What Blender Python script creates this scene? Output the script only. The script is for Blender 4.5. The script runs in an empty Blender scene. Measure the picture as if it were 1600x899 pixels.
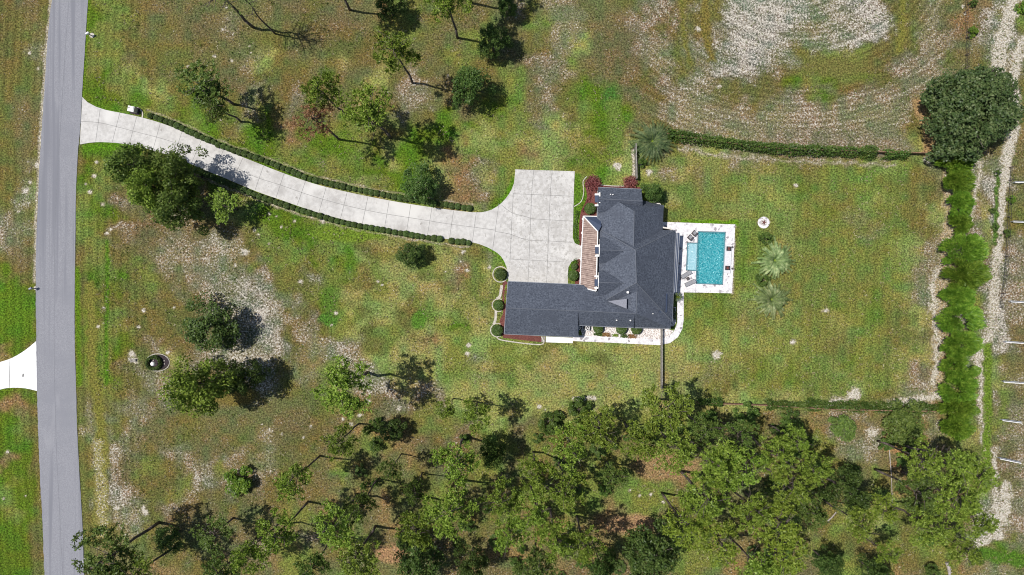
import bpy, math, random
import numpy as np
from mathutils import Vector, Matrix
from mathutils.geometry import tessellate_polygon

scene = bpy.context.scene
COL = scene.collection
H = 122.0                      # flight height of the drone in metres
S = 183.0 / 1600.0             # metres of ground per pixel of the photograph

# ------------------------------------------------------------------ camera
cam_d = bpy.data.cameras.new("camera")
cam_d.sensor_width = 36.0
cam_d.lens = 24.0
cam_d.clip_start = 1.0
cam_d.clip_end = 6000.0
cam = bpy.data.objects.new("camera", cam_d)
COL.objects.link(cam)
cam.location = (0, 0, H)
cam.rotation_euler = (0, 0, 0)
scene.camera = cam

# ------------------------------------------------------------------ light
EL = math.radians(64.0)
AZ = math.radians(10.0)
sdir = Vector((-math.cos(EL) * math.cos(AZ), math.cos(EL) * math.sin(AZ), math.sin(EL)))
world = bpy.data.worlds.new("World")
scene.world = world
world.use_nodes = True
wn = world.node_tree
bgn = wn.nodes["Background"]
sky = wn.nodes.new("ShaderNodeTexSky")
sky.sky_type = 'NISHITA'
sky.sun_disc = False
sky.sun_elevation = EL
sky.sun_rotation = math.atan2(sdir.x, sdir.y)
wn.links.new(sky.outputs[0], bgn.inputs[0])
bgn.inputs[1].default_value = 0.088
sun_d = bpy.data.lights.new("sun", 'SUN')
sun_d.energy = 4.9
sun_d.angle = math.radians(0.55)
sun_d.color = (1.0, 0.965, 0.90)
sun = bpy.data.objects.new("sun", sun_d)
COL.objects.link(sun)
sun.rotation_euler = sdir.to_track_quat('Z', 'Y').to_euler()
sun.location = sdir * 300

scene.view_settings.view_transform = 'Standard'
scene.view_settings.look = 'None'
scene.view_settings.exposure = 0.12
scene.view_settings.gamma = 1.0
scene.render.engine = 'CYCLES'
scene.cycles.filter_width = 1.05
scene.cycles.max_bounces = 6
scene.cycles.diffuse_bounces = 3
scene.cycles.transparent_max_bounces = 8
scene.cycles.caustics_reflective = False
scene.cycles.caustics_refractive = False


# ------------------------------------------------------------------ helpers
def P(px, py, h=0.0, z=None):
    """point of the place seen at photo pixel (px,py) and standing h metres up"""
    k = S * (1.0 - h / H)
    return Vector(((px - 800.0) * k, (449.5 - py) * k, h if z is None else z))


def nodes_of(mat):
    nt = mat.node_tree
    return nt, nt.nodes, nt.links


def new_mat(name, rough=0.8, spec=0.3):
    m = bpy.data.materials.new(name)
    m.use_nodes = True
    b = m.node_tree.nodes["Principled BSDF"]
    b.inputs["Roughness"].default_value = rough
    b.inputs["Specular IOR Level"].default_value = spec
    return m


def ramp(nt, fac, stops):
    r = nt.nodes.new("ShaderNodeValToRGB")
    el = r.color_ramp.elements
    while len(el) < len(stops):
        el.new(0.5)
    for e, (p, c) in zip(el, stops):
        e.position = p
        e.color = (c[0], c[1], c[2], 1)
    nt.links.new(fac, r.inputs[0])
    return r.outputs[0]


def noise(nt, scale, detail=2.0, rough=0.6, vec=None, dist=0.0):
    n = nt.nodes.new("ShaderNodeTexNoise")
    n.inputs["Scale"].default_value = scale
    n.inputs["Detail"].default_value = detail
    n.inputs["Roughness"].default_value = rough
    n.inputs["Distortion"].default_value = dist
    if vec is not None:
        nt.links.new(vec, n.inputs["Vector"])
    return n.outputs[0]


def coords(nt, kind="Object"):
    return nt.nodes.new("ShaderNodeTexCoord").outputs[kind]


def mix(nt, a, b, fac, blend='MIX'):
    m = nt.nodes.new("ShaderNodeMix")
    m.data_type = 'RGBA'
    m.blend_type = blend
    for sock, v in ((m.inputs[0], fac), (m.inputs[6], a), (m.inputs[7], b)):
        if isinstance(v, (int, float)):
            sock.default_value = v
        elif isinstance(v, tuple):
            sock.default_value = (v[0], v[1], v[2], 1)
        else:
            nt.links.new(v, sock)
    return m.outputs[2]


def math_node(nt, op, a, b=None, clamp=False):
    m = nt.nodes.new("ShaderNodeMath")
    m.operation = op
    m.use_clamp = clamp
    for i, v in enumerate((a, b)):
        if v is None:
            continue
        if isinstance(v, (int, float)):
            m.inputs[i].default_value = v
        else:
            nt.links.new(v, m.inputs[i])
    return m.outputs[0]


def bump(nt, height, strength, dist):
    b = nt.nodes.new("ShaderNodeBump")
    b.inputs["Strength"].default_value = strength
    b.inputs["Distance"].default_value = dist
    nt.links.new(height, b.inputs["Height"])
    return b.outputs[0]


def speckled(name, c1, c2, scale=4.0, rough=0.85, spec=0.2, big=None, bigscale=0.3, bumpd=0.0, lo=.38, hi=.62):
    """surface whose own colour varies between c1 and c2, with larger stains"""
    m = new_mat(name, rough, spec)
    nt, N, L = nodes_of(m)
    v = coords(nt)
    n = noise(nt, scale, 3, .65, v)
    c = ramp(nt, n, [(lo, c1), (hi, c2)])
    if big:
        n2 = noise(nt, bigscale, 4, .65, v)
        f = ramp(nt, n2, [(.48, (0, 0, 0)), (.70, (1, 1, 1))])
        c = mix(nt, c, big, f)
    b = N["Principled BSDF"]
    L.new(c, b.inputs["Base Color"])
    if bumpd:
        L.new(bump(nt, n, .8, bumpd), b.inputs["Normal"])
    return m


def plain(name, c, rough=0.6, spec=0.3, metal=0.0):
    m = speckled(name, tuple(x * .88 for x in c), tuple(min(1, x * 1.1) for x in c), 6.0, rough, spec)
    m.node_tree.nodes["Principled BSDF"].inputs["Metallic"].default_value = metal
    return m


def leafy(name, ca, cb, cc, scale=1.3, trans=0.25):
    m = bpy.data.materials.new(name)
    m.use_nodes = True
    nt, N, L = nodes_of(m)
    N.remove(N["Principled BSDF"])
    v = coords(nt)
    n = noise(nt, scale, 3, .7, v)
    c = ramp(nt, n, [(.34, ca), (.5, cb), (.66, cc)])
    oi = N.new("ShaderNodeObjectInfo")
    hs = N.new("ShaderNodeHueSaturation")
    L.new(math_node(nt, 'ADD', math_node(nt, 'MULTIPLY', oi.outputs["Random"], .018), .494), hs.inputs["Hue"])
    L.new(math_node(nt, 'ADD', math_node(nt, 'MULTIPLY', oi.outputs["Random"], .36), .84), hs.inputs["Value"])
    L.new(c, hs.inputs["Color"])
    d = N.new("ShaderNodeBsdfDiffuse")
    t = N.new("ShaderNodeBsdfTranslucent")
    g = N.new("ShaderNodeBsdfGlossy")
    g.inputs["Roughness"].default_value = .45
    g.inputs["Color"].default_value = (1, 1, 1, 1)
    L.new(hs.outputs[0], d.inputs[0])
    L.new(hs.outputs[0], t.inputs[0])
    ms = N.new("ShaderNodeMixShader")
    ms.inputs[0].default_value = trans
    L.new(d.outputs[0], ms.inputs[1])
    L.new(t.outputs[0], ms.inputs[2])
    m2 = N.new("ShaderNodeMixShader")
    m2.inputs[0].default_value = .015
    L.new(ms.outputs[0], m2.inputs[1])
    L.new(g.outputs[0], m2.inputs[2])
    L.new(m2.outputs[0], N["Material Output"].inputs[0])
    return m


def link(name, me, mat=None, parent=None):
    o = bpy.data.objects.new(name, me)
    COL.objects.link(o)
    if mat is not None and me is not None and len(me.materials) == 0:
        me.materials.append(mat)
    if parent is not None:
        o.parent = parent
    return o


def tag(o, label=None, cat=None, group=None, kind=None):
    if label:
        o['label'] = label
    if cat:
        o['category'] = cat
    if group:
        o['group'] = group
    if kind:
        o['kind'] = kind
    return o


def thing(name, label, cat, loc=(0, 0, 0), rz=0.0, group=None):
    o = bpy.data.objects.new(name, None)
    COL.objects.link(o)
    o.location = loc
    o.rotation_euler = (0, 0, rz)
    o.empty_display_size = .5
    return tag(o, label, cat, group)


class MB:
    def __init__(self):
        self.v, self.f = [], []

    def box(self, c, s, rz=0.0):
        cx, cy, cz = c
        a, b, h = s[0] / 2, s[1] / 2, s[2] / 2
        co, si = math.cos(rz), math.sin(rz)
        k = len(self.v)
        for z in (-h, h):
            for x, y in ((-a, -b), (a, -b), (a, b), (-a, b)):
                self.v.append((cx + x * co - y * si, cy + x * si + y * co, cz + z))
        for q in ((3, 2, 1, 0), (4, 5, 6, 7), (0, 1, 5, 4), (1, 2, 6, 5), (2, 3, 7, 6), (3, 0, 4, 7)):
            self.f.append(tuple(k + i for i in q))
        return self

    def tube(self, p0, p1, r0, r1=None, n=8, cap=True):
        r1 = r0 if r1 is None else r1
        p0, p1 = Vector(p0), Vector(p1)
        d = (p1 - p0).normalized()
        u = d.orthogonal().normalized()
        w = d.cross(u)
        k = len(self.v)
        for p, r in ((p0, r0), (p1, r1)):
            for i in range(n):
                a = 2 * math.pi * i / n
                self.v.append(tuple(p + (u * math.cos(a) + w * math.sin(a)) * r))
        for i in range(n):
            j = (i + 1) % n
            self.f.append((k + i, k + j, k + n + j, k + n + i))
        if cap:
            self.f.append(tuple(k + i for i in reversed(range(n))))
            self.f.append(tuple(k + n + i for i in range(n)))
        return self

    def path(self, pts, r0, r1, n=7):
        m = len(pts) - 1
        for i in range(m):
            a = r0 + (r1 - r0) * i / m
            b = r0 + (r1 - r0) * (i + 1) / m
            self.tube(pts[i], pts[i + 1], a, b, n, cap=(i == m - 1 or i == 0))
        return self

    def disc(self, c, r, h, n=24, rz=0):
        return self.tube(c, (c[0], c[1], c[2] + h), r, r, n)

    def ball(self, c, r, sx=1, sy=1, sz=1, n=12, m=8):
        k = len(self.v)
        for j in range(1, m):
            t = math.pi * j / m
            for i in range(n):
                a = 2 * math.pi * i / n
                self.v.append((c[0] + r * sx * math.sin(t) * math.cos(a), c[1] + r * sy * math.sin(t) * math.sin(a), c[2] + r * sz * math.cos(t)))
        t0 = len(self.v)
        self.v.append((c[0], c[1], c[2] + r * sz))
        self.v.append((c[0], c[1], c[2] - r * sz))
        for j in range(m - 2):
            for i in range(n):
                i2 = (i + 1) % n
                self.f.append((k + j * n + i, k + (j + 1) * n + i, k + (j + 1) * n + i2, k + j * n + i2))
        for i in range(n):
            i2 = (i + 1) % n
            self.f.append((t0, k + i, k + i2))
            self.f.append((t0 + 1, k + (m - 2) * n + i2, k + (m - 2) * n + i))
        return self

    def poly(self, outer, z, thick=0.0, holes=()):
        """filled polygon (with holes) at height z; thick > 0 adds a skirt below"""
        loops = [[Vector((p[0], p[1], 0)) for p in l] for l in (outer,) + tuple(holes)]
        flat = [p for l in loops for p in l]
        k = len(self.v)
        self.v += [(p.x, p.y, z) for p in flat]
        for t in tessellate_polygon(loops):
            a, b, c = (flat[i] for i in t)
            t = tuple(k + i for i in t)
            if (b - a).cross(c - a).z < 0:
                t = t[::-1]
            self.f.append(t)
        if thick:
            base = k
            for l in loops:
                n = len(l)
                q = len(self.v)
                self.v += [(p.x, p.y, z - thick) for p in l]
                for i in range(n):
                    j = (i + 1) % n
                    self.f.append((base + i, base + j, q + j, q + i))
                base += n
        return self

    def prism(self, top, drop):
        """solid from a list of top points (x,y,z), dropped down"""
        k = len(self.v)
        n = len(top)
        self.v += [tuple(p) for p in top] + [(p[0], p[1], p[2] - drop) for p in top]
        self.f.append(tuple(range(k, k + n)))
        self.f.append(tuple(range(k + 2 * n - 1, k + n - 1, -1)))
        for i in range(n):
            j = (i + 1) % n
            self.f.append((k + j, k + i, k + n + i, k + n + j))
        return self

    def strip(self, pts, w, z):
        """flat ribbon of width w along pts"""
        k = len(self.v)
        n = len(pts)
        for i in range(n):
            a = Vector(pts[max(0, i - 1)][:2])
            b = Vector(pts[min(n - 1, i + 1)][:2])
            d = (b - a).normalized()
            q = Vector((-d.y, d.x)) * w / 2
            p = Vector(pts[i][:2])
            self.v += [(p.x + q.x, p.y + q.y, z), (p.x - q.x, p.y - q.y, z)]
        for i in range(n - 1):
            self.f.append((k + 2 * i + 1, k + 2 * i + 3, k + 2 * i + 2, k + 2 * i))
        return self

    def wall(self, a, b, z0, z1, t):
        a, b = Vector(a[:2]), Vector(b[:2])
        c = (a + b) / 2
        d = b - a
        return self.box((c.x, c.y, (z0 + z1) / 2), (d.length, t, z1 - z0), math.atan2(d.y, d.x))

    def mesh(self, name, smooth=False):
        me = bpy.data.meshes.new(name)
        me.from_pydata(self.v, [], self.f)
        if smooth:
            me.polygons.foreach_set("use_smooth", [True] * len(me.polygons))
        me.update()
        return me

    def build(self, name, mat, parent=None, smooth=False):
        return link(name, self.mesh(name, smooth), mat, parent)


def quad_mesh(name, V):
    """V: (n,4,3) array of leaf quads"""
    n = len(V)
    me = bpy.data.meshes.new(name)
    me.vertices.add(n * 4)
    me.vertices.foreach_set("co", V.reshape(-1).astype(np.float32))
    me.loops.add(n * 4)
    me.loops.foreach_set("vertex_index", np.arange(n * 4, dtype=np.int32))
    me.polygons.add(n)
    me.polygons.foreach_set("loop_start", np.arange(0, n * 4, 4, dtype=np.int32))
    me.polygons.foreach_set("loop_total", np.full(n, 4, dtype=np.int32))
    me.update(calc_edges=True)
    return me


def unit(a):
    return a / np.maximum(np.linalg.norm(a, axis=-1, keepdims=True), 1e-9)


def leaves(rng, P0, L, W, up=.6, out=None):
    """one kite-shaped leaf at each point"""
    n = len(P0)
    nrm = rng.normal(size=(n, 3))
    nrm[:, 2] = np.abs(nrm[:, 2]) + up
    if out is not None:
        nrm += out * 1.2
    nrm = unit(nrm)
    t = unit(np.cross(nrm, rng.normal(size=(n, 3))))
    b = np.cross(nrm, t)
    l = (L * rng.uniform(.7, 1.3, (n, 1)))
    w = (W * rng.uniform(.7, 1.3, (n, 1)))
    return np.stack([P0 - t * l / 2, P0 - b * w / 2 + t * l * .05, P0 + t * l / 2, P0 + b * w / 2 + t * l * .05], 1)


def tufts(rng, C0, k, L, W, up=.35):
    """k needles bursting from each tuft centre"""
    n = len(C0)
    d = rng.normal(size=(n, k, 3))
    d[..., 2] = d[..., 2] * .75 + up
    d = unit(d)
    s = unit(np.cross(d, rng.normal(size=(n, k, 3))))
    l = L * rng.uniform(.65, 1.2, (n, k, 1))
    p = C0[:, None, :] + d * .05
    q = np.stack([p - s * W * .35, p + s * W * .35, p + d * l + s * W * .5, p + d * l - s * W * .5], 2)
    return q.reshape(-1, 4, 3)


def ball_points(rng, n, r, shell=.0):
    d = unit(rng.normal(size=(n, 3)))
    rr = (shell + (1 - shell) * rng.uniform(0, 1, (n, 1))) ** (1 / 3.0) if shell == 0 else rng.uniform(shell, 1, (n, 1))
    return d * rr * np.array(r), d


def smooth_px(pts, step=6.0):
    """resample a pixel polyline with a Catmull-Rom curve"""
    pts = [Vector((p[0], p[1], 0)) for p in pts]
    out = []
    n = len(pts)
    for i in range(n - 1):
        p0, p1, p2, p3 = pts[max(0, i - 1)], pts[i], pts[i + 1], pts[min(n - 1, i + 2)]
        m = max(1, int((p2 - p1).length / step))
        for j in range(m):
            t = j / m
            q = .5 * ((2 * p1) + (-p0 + p2) * t + (2 * p0 - 5 * p1 + 4 * p2 - p3) * t * t + (-p0 + 3 * p1 - 3 * p2 + p3) * t ** 3)
            out.append((q.x, q.y))
    out.append((pts[-1].x, pts[-1].y))
    return out


def W2(pts):
    return [tuple(P(*p)[:2]) for p in pts]


# ------------------------------------------------------------------ ground
# kinds of ground seen in the photograph, one letter per 25 x 25 pixel field
ZMAP = [
 "oboooGggobbbbbbb" "bbbobbbrggobobbb" "sossbbbossosowWW" "WWwwwWWwobsbrrwo",
 "oobooGggobobbbsb" "bboobbboggbobbob" "bgssbrbssosoowWW" "WWswwwWwossbrbWg",
 "ooboogggoobbobbb" "oobbooooogobbggb" "bossybrbssossWWW" "WwwwwWWoosssbsWo",
 "oosoogggbooobobs" "yobboyoooobogoob" "bssgbbbbssoswwWW" "wwooggoosssobbww",
 "ooboogGgyobbobbb" "ooobobbyosobooog" "gbssobbbosossWww" "sogggooossssbows",
 "oobooGGggyooobbb" "soooboobbssbooog" "gbsoGGbbosswsooo" "oGgGoosssssooooo",
 "obbooGGgGggoGoos" "gosobbyoossobbgG" "gbsogGGbbssssbso" "sssssssssobrbbbo",
 "oboooGGGgGGGgGos" "GrrogGoogsoGgGyg" "gsyogGGbbossssss" "sssssssssobrbbbo",
 "obboooooGGGGGGgg" "GgrGGggoogGGgyyg" "yyygyGgbooosssss" "sssssssssobrbbbr",
 "oboooGGGgoGGGGGG" "GggGGGgGyGGgrggg" "gryyGgyygggyyyss" "ossssssssysbgbbb",
 "obsooGggoobGgGGg" "GGGgggGGGGGyrrsg" "gyyggGyyysyyyysy" "ggogoggygobwwsWb",
 "oboooGgoboobbGGg" "GGGGggygGGGyrsyg" "ggggGggygggsyggy" "ygGggggooobygsWb",
 "owyoogGsbbbbbogg" "gGGGggygyggyrrsg" "ggggGGggGyggggyy" "yyggogygooysgsWb",
 "sbooogGobbbsboyg" "GGGggyyooyyorygG" "gggGGggggggggyyg" "yygGgsgoooyssyWo",
 "sssoogosbbbsbbbo" "gGGGgggyyooooggy" "gggGGggggggggggg" "gyogggsooosssyWo",
 "sboooggobbssswso" "gggGggoogygyyosg" "gggGGgggggggggGg" "gygoggggyysswgos",
 "obbooggogossswss" "gogogGygyygysgyg" "gggGGgggggggggGg" "ggogggogyssggsws",
 "GooooGgGogosswww" "soowggogyyogrgyg" "gggGGgggggggggGg" "ggggggggsswggsws",
 "GGoooGGooboosswW" "wsogGyygyyyyyggg" "ggggggggggggGGyy" "ygggggGoyswggwws",
 "GGoooGogoooobwww" "WwsoGgoyyogygyyg" "ggggggggggggGgyy" "yyogGgGgoyswgsWs",
 "GGoooGggoooobbww" "WwosogyogoygGyyg" "ggggggggggggyyyg" "ygggyggooyssgwWb",
 "GGoooGgGosobsoww" "wwosswsogyrygyyg" "yggoyyyyyyyyyyyy" "gyggoggoobrggwWb",
 "rGoooGgGosysswww" "wosrswsyyyyygwyg" "ggyygoyyyyyysyog" "yGgggGgoyyrgwwob",
 "GgooogGossbbgbww" "wsosgswwgyyygyyg" "yyyyyyyyyyyysogG" "gGogyggoysrggwys",
 "GGoooogoossobbbw" "wsobgyswsyssyyyy" "yyyyyyyyyyyygoyg" "gyoggygosswggwgb",
 "rrooosossbbbbbbb" "bbboggobssgsyyyy" "byyygyyyyyyyyyyy" "yogyssooswrggsgs",
 "Ggooossosbboobbb" "bbboobrrrogggsyg" "bbggGggygggggobo" "bbrrsrsrrrwggsgs",
 "GGoooosssbbobbob" "sboobbogrbbobbgg" "bgorogrooggobbbo" "bgggsswrrrsgygbs",
 "rGooooswbossbbsb" "sobobrobbrbobogb" "oggbgggrorgbggog" "bogosssrrbbbogbs",
 "GGoooowsbgosssgs" "soobbgbobrobbogb" "brogbgggorrgbbgb" "bbgoobgobsboggbs",
 "gGoooowwsoogwwbb" "sobobbrbobogbbob" "gobbggogggbggobb" "gbgbbbgorbbooybs",
 "gGoooowwsossobob" "bogbrbrrrbbgobro" "rgggggrgggogrbbo" "ggbobggygbobowws",
 "GGoooooswobobbbb" "bbggrgbbrogooooo" "rbrrbrrrroggbbob" "ggrogyygoobboWws",
 "GGooooosoobbbbbb" "brrsbogbbrobbobr" "brogbrrggbbgobbr" "bgboooggogbosWss",
 "GGoooobbbboobrbb" "srggbobbrrbbobrr" "rbrbbrobgbgggbro" "gbgoooogooggsbGG",
 "GGoooobbbbrroorb" "bbgobgbbbrbbbrbb" "bbrbbrbbbbggbrob" "gbboggooroggrssb",
]
ZC = {  # own colour of the growth, and how much bare pale sand shows in it
 'G': (.068, .116, .011, .06), 'g': (.120, .140, .034, .25), 'o': (.106, .098, .030, .28),
 'y': (.188, .192, .062, .36), 'b': (.112, .098, .042, .37), 'r': (.162, .114, .050, .34),
 's': (.138, .116, .064, .55), 'w': (.120, .110, .064, .65), 'W': (.130, .120, .094, .75)}
SAND_MOUNDS = [(46, 83, 4), (60, 108, 5), (40, 298, 9), (47, 285, 6), (58, 258, 6), (29, 330, 4), (148, 275, 6), (134, 288, 5), (140, 300, 6),
 (152, 254, 4), (160, 320, 6), (173, 358, 5), (166, 365, 4), (162, 482, 5), (153, 511, 4), (216, 511, 5), (225, 485, 5), (272, 481, 3),
 (209, 563, 11), (205, 553, 8), (262, 551, 4), (345, 187, 4), (293, 104, 3), (322, 103, 3), (336, 88, 5), (362, 95, 5), (348, 47, 4), (354, 12, 4),
 (390, 72, 4), (392, 82, 3), (421, 335, 5), (432, 338, 3), (460, 346, 4), (439, 355, 4), (404, 367, 4), (420, 381, 3), (412, 300, 3), (503, 345, 6),
 (724, 394, 6), (731, 423, 5), (765, 417, 6), (590, 440, 4), (597, 446, 4), (696, 425, 3), (525, 489, 5), (517, 508, 4), (540, 600, 3), (575, 628, 7),
 (562, 649, 6), (535, 655, 5), (548, 663, 5), (486, 666, 4), (421, 673, 4), (441, 679, 4), (473, 684, 4), (409, 663, 3), (588, 695, 4), (732, 540, 7),
 (730, 553, 6), (843, 636, 5), (852, 640, 3), (623, 638, 7), (984, 767, 4), (999, 775, 4), (1017, 773, 5), (1037, 785, 5), (1090, 45, 7), (1125, 135, 6),
 (1362, 676, 14), (1243, 290, 5), (1290, 486, 7), (1240, 535, 8), (1120, 555, 12), (1335, 615, 16), (1225, 785, 6), (227, 800, 8), (225, 793, 6), (183, 795, 6),
 (1505, 10, 5), (1508, 22, 4), (965, 260, 10), (1015, 270, 9), (1000, 255, 7), (560, 850, 5), (383, 394, 8), (379, 392, 6), (368, 415, 5), (398, 360, 5),
 (470, 440, 6), (605, 145, 4), (646, 130, 4), (700, 118, 5), (516, 285, 3), (1450, 250, 10), (345, 530, 6), (14, 600, 3), (12, 707, 5), (6, 779, 4), (40, 775, 3)]


def vnoise(X, Y, scale, seed):
    rng = np.random.RandomState(seed)
    T = rng.rand(256, 256)
    x, y = X / scale + 1000, Y / scale + 1000
    xi, yi = np.floor(x).astype(int), np.floor(y).astype(int)
    fx, fy = x - xi, y - yi
    fx, fy = fx * fx * (3 - 2 * fx), fy * fy * (3 - 2 * fy)
    a = T[xi % 256, yi % 256]
    b = T[(xi + 1) % 256, yi % 256]
    c = T[xi % 256, (yi + 1) % 256]
    d = T[(xi + 1) % 256, (yi + 1) % 256]
    return (a * (1 - fx) + b * fx) * (1 - fy) + (c * (1 - fx) + d * fx) * fy


def seg_dist(X, Y, pts):
    D = np.full(X.shape, 1e9)
    for (ax, ay), (bx, by) in zip(pts[:-1], pts[1:]):
        dx, dy = bx - ax, by - ay
        t = np.clip(((X - ax) * dx + (Y - ay) * dy) / max(dx * dx + dy * dy, 1e-9), 0, 1)
        D = np.minimum(D, np.hypot(X - ax - t * dx, Y - ay - t * dy))
    return D


N_HEDGE = [(228, 179), (250, 186), (275, 196), (300, 208), (330, 221), (350, 230), (400, 247), (430, 258), (455, 268), (480, 279), (510, 286),
           (545, 294), (580, 301), (620, 309), (660, 315), (700, 321), (739, 327)]
S_HEDGE = [(300, 264), (340, 280), (370, 292), (400, 305), (440, 319), (480, 332), (520, 344), (560, 353), (600, 360), (640, 367), (680, 373), (735, 380)]
POOL = [(1091, 362.5), (1133, 363.5), (1128.5, 444.5), (1088, 443)]
LEDGE = [(1074.5, 380), (1089.7, 380.5), (1088.2, 423), (1072.5, 422)]


def make_ground():
    xs = np.concatenate([np.array([-2600, -1500, -800, -450, -260, -180, -130, -110]), np.arange(-97, 97.01, .22), np.array([110, 130, 180, 260, 450, 800, 1500, 2600])])
    ys = np.concatenate([np.array([-2600, -1500, -800, -450, -260, -160, -100, -75]), np.arange(-57, 57.01, .22), np.array([75, 100, 160, 260, 450, 800, 1500, 2600])])
    X, Y = np.meshgrid(xs, ys)
    nx, ny = len(xs), len(ys)
    px, py = X / S + 800, 449.5 - Y / S
    wx = px + (vnoise(px, py, 26, 1) - .5) * 34 + (vnoise(px, py, 9, 2) - .5) * 16
    wy = py + (vnoise(px, py, 26, 3) - .5) * 34 + (vnoise(px, py, 9, 4) - .5) * 16
    Z = np.array([[ZC[c] for c in row] for row in ZMAP])
    for row_, col_ in ((1, 37), (2, 38)):
        Z[row_, col_] = ZC['b']
    Z[10:24, 43:57] = Z[10:24, 43:57] * .5 + np.array(ZC['g']) * .5       # the fenced lawn is kept more evenly
    gx = np.clip(wx / 25 - .5, 0, 62.999)
    gy = np.clip(wy / 25 - .5, 0, 34.999)
    ix, iy = gx.astype(int), gy.astype(int)
    fx, fy = (gx - ix)[..., None], (gy - iy)[..., None]
    fx, fy = fx * fx * (3 - 2 * fx), fy * fy * (3 - 2 * fy)
    C = (Z[iy, ix] * (1 - fx) + Z[iy, ix + 1] * fx) * (1 - fy) + (Z[iy + 1, ix] * (1 - fx) + Z[iy + 1, ix + 1] * fx) * fy
    # broad natural variation
    v1 = vnoise(px, py, 14, 7) - .5
    v2 = vnoise(px, py, 45, 8) - .5
    C[..., 3] += v1 * .22 + v2 * .10
    C[..., 0] *= 1 + v1 * .5
    C[..., 1] *= 1 - v2 * .25
    # mowing stripes in the big sandy field on the upper right: arcs
    field = np.clip((px - 985) / 30, 0, 1) * np.clip((1500 - px) / 20, 0, 1) * np.clip((215 - py) / 20, 0, 1)
    rad = np.hypot((px - 1250) * .75, (py + 60))
    C[..., 3] += field * .035 * np.sin(rad / 3.1 + v1 * 1.5)
    row_tone = 1 + field * .16 * np.sin(rad / 1.45 + v2 * 1.2)
    C[..., 3] += field * .045 * np.sin(rad / 1.45 + v2 * 1.2)
    mow = np.clip((px - 1040) / 20, 0, 1) * np.clip((1470 - px) / 20, 0, 1) * np.clip((py - 255) / 10, 0, 1) * np.clip((625 - py) / 10, 0, 1)
    row_tone *= 1 + mow * .08 * np.sin((px + py * .06) / 2.2 + v2 * 2)
    verge_rows = ((px < 75) | ((px > 120) & (px < 230))) * np.clip((np.abs(py - 190) - 30) / 20, 0, 1)
    row_tone *= 1 + verge_rows * .13 * np.sin((px + (py - 450) ** 2 * -.00009) / 1.9)
    C[..., :3] *= row_tone[..., None]
    rad2 = np.sin(px / 4.6 + v2 * 2)
    verge = ((px < 75) | ((px > 120) & (px < 175))) * 1.0
    C[..., 3] += verge * .04 * rad2

    def lay(mask, rgb, sand):
        m = np.clip(mask, 0, 1)
        for i, c in enumerate(rgb):
            C[..., i] = C[..., i] * (1 - m) + c * m
        C[..., 3] = C[..., 3] * (1 - m) + sand * m

    def line(pts, w, rgb, sand, soft=3.0, jit=4.0, step=10):
        d = seg_dist(px + (vnoise(px, py, 8, 11) - .5) * jit, py + (vnoise(px, py, 8, 12) - .5) * jit, smooth_px(pts, step))
        lay(((w - d) / soft + .5) * (.6 + .8 * vnoise(px, py, 11, 19)) if sand > .6 else (w - d) / soft + .5, rgb, min(sand, .86))

    def ell(cx, cy, rx, ry, rgb, sand, soft=.4, jit=6):
        d = np.hypot((px + (vnoise(px, py, 9, 13) - .5) * jit - cx) / rx, (py + (vnoise(px, py, 9, 14) - .5) * jit - cy) / ry)
        lay((1 - d) / soft + .5, rgb, sand)
    SANDC = (.24, .20, .14)
    # farm track on the right
    line([(1592, -10), (1572, 40), (1560, 90), (1566, 150), (1580, 200), (1574, 250)], 10, SANDC, .85, 8, 10)
    line([(1600, 60), (1585, 110), (1588, 180), (1578, 240), (1568, 300), (1562, 350), (1559, 395)], 7, SANDC, .85, 5, 7)
    line([(1559, 395), (1555, 440), (1552, 470), (1551, 515), (1540, 535), (1528, 560), (1535, 600), (1538, 690)], 7, SANDC, .82, 7, 8)
    line([(1532, 255), (1524, 300), (1515, 350)], 4, SANDC, .75, 6, 8)
    line([(1552, 700), (1558, 800), (1560, 840)], 4, SANDC, .95, 6, 10)
    line([(1525, 850), (1550, 838), (1570, 800), (1575, 760)], 7, SANDC, .9, 7, 12)
    line([(1558, 280), (1557, 330), (1556, 380)], 3, (.06, .11, .02), .05, 3, 6)
    line([(1544, 540), (1543, 620), (1542, 740)], 6, (.10, .15, .02), .08, 4, 5)
    line([(1535, 865), (1600, 880)], 9, (.06, .12, .015), .02, 6, 8)
    # bare edge of the back lawn along the right hedge and the lower fence
    line([(1482, 265), (1484, 350), (1478, 420), (1466, 470), (1468, 540), (1466, 600), (1455, 620)], 10, (.27, .20, .12), .60, 9, 12)
    line([(1462, 425), (1458, 470), (1464, 540), (1460, 600)], 4, SANDC, .9, 6, 10)
    line([(1390, 630), (1430, 624), (1468, 616)], 6, SANDC, .95, 6, 8)
    line([(1300, 626), (1340, 622)], 5, SANDC, .85, 6, 8)
    line([(1436, 160), (1446, 190), (1450, 235)], 8, (.27, .17, .085), .3, 8, 8)
    line([(1060, 232), (1160, 246), (1280, 253), (1400, 258)], 2, SANDC, .66, 5, 9)
    line([(895, 624), (930, 623)], 3, SANDC, .9, 3, 6)
    line([(990, 235), (991, 282)], 3.2, SANDC, 1.1, 2, 2)
    line([(1148, 350), (1144, 458)], 1.6, SANDC, .8, 2, 3)
    # vivid lawn strips beside the concrete
    line([(135, 165), (165, 176), (205, 183)], 3, (.055, .14, .008), .0, 4, 3)
    line([(135, 232), (180, 229), (215, 235)], 7, (.07, .15, .01), .0, 6, 4)
    line([(757, 336), (776, 326), (795, 300), (800, 280)], 4, (.07, .15, .01), .0, 5, 5)
    line([(902, 275), (902, 330), (900, 375)], 5, (.075, .14, .014), .0, 4, 4)
    line([(760, 382), (778, 395), (790, 412)], 5, (.08, .16, .012), .0, 4, 4)
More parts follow.
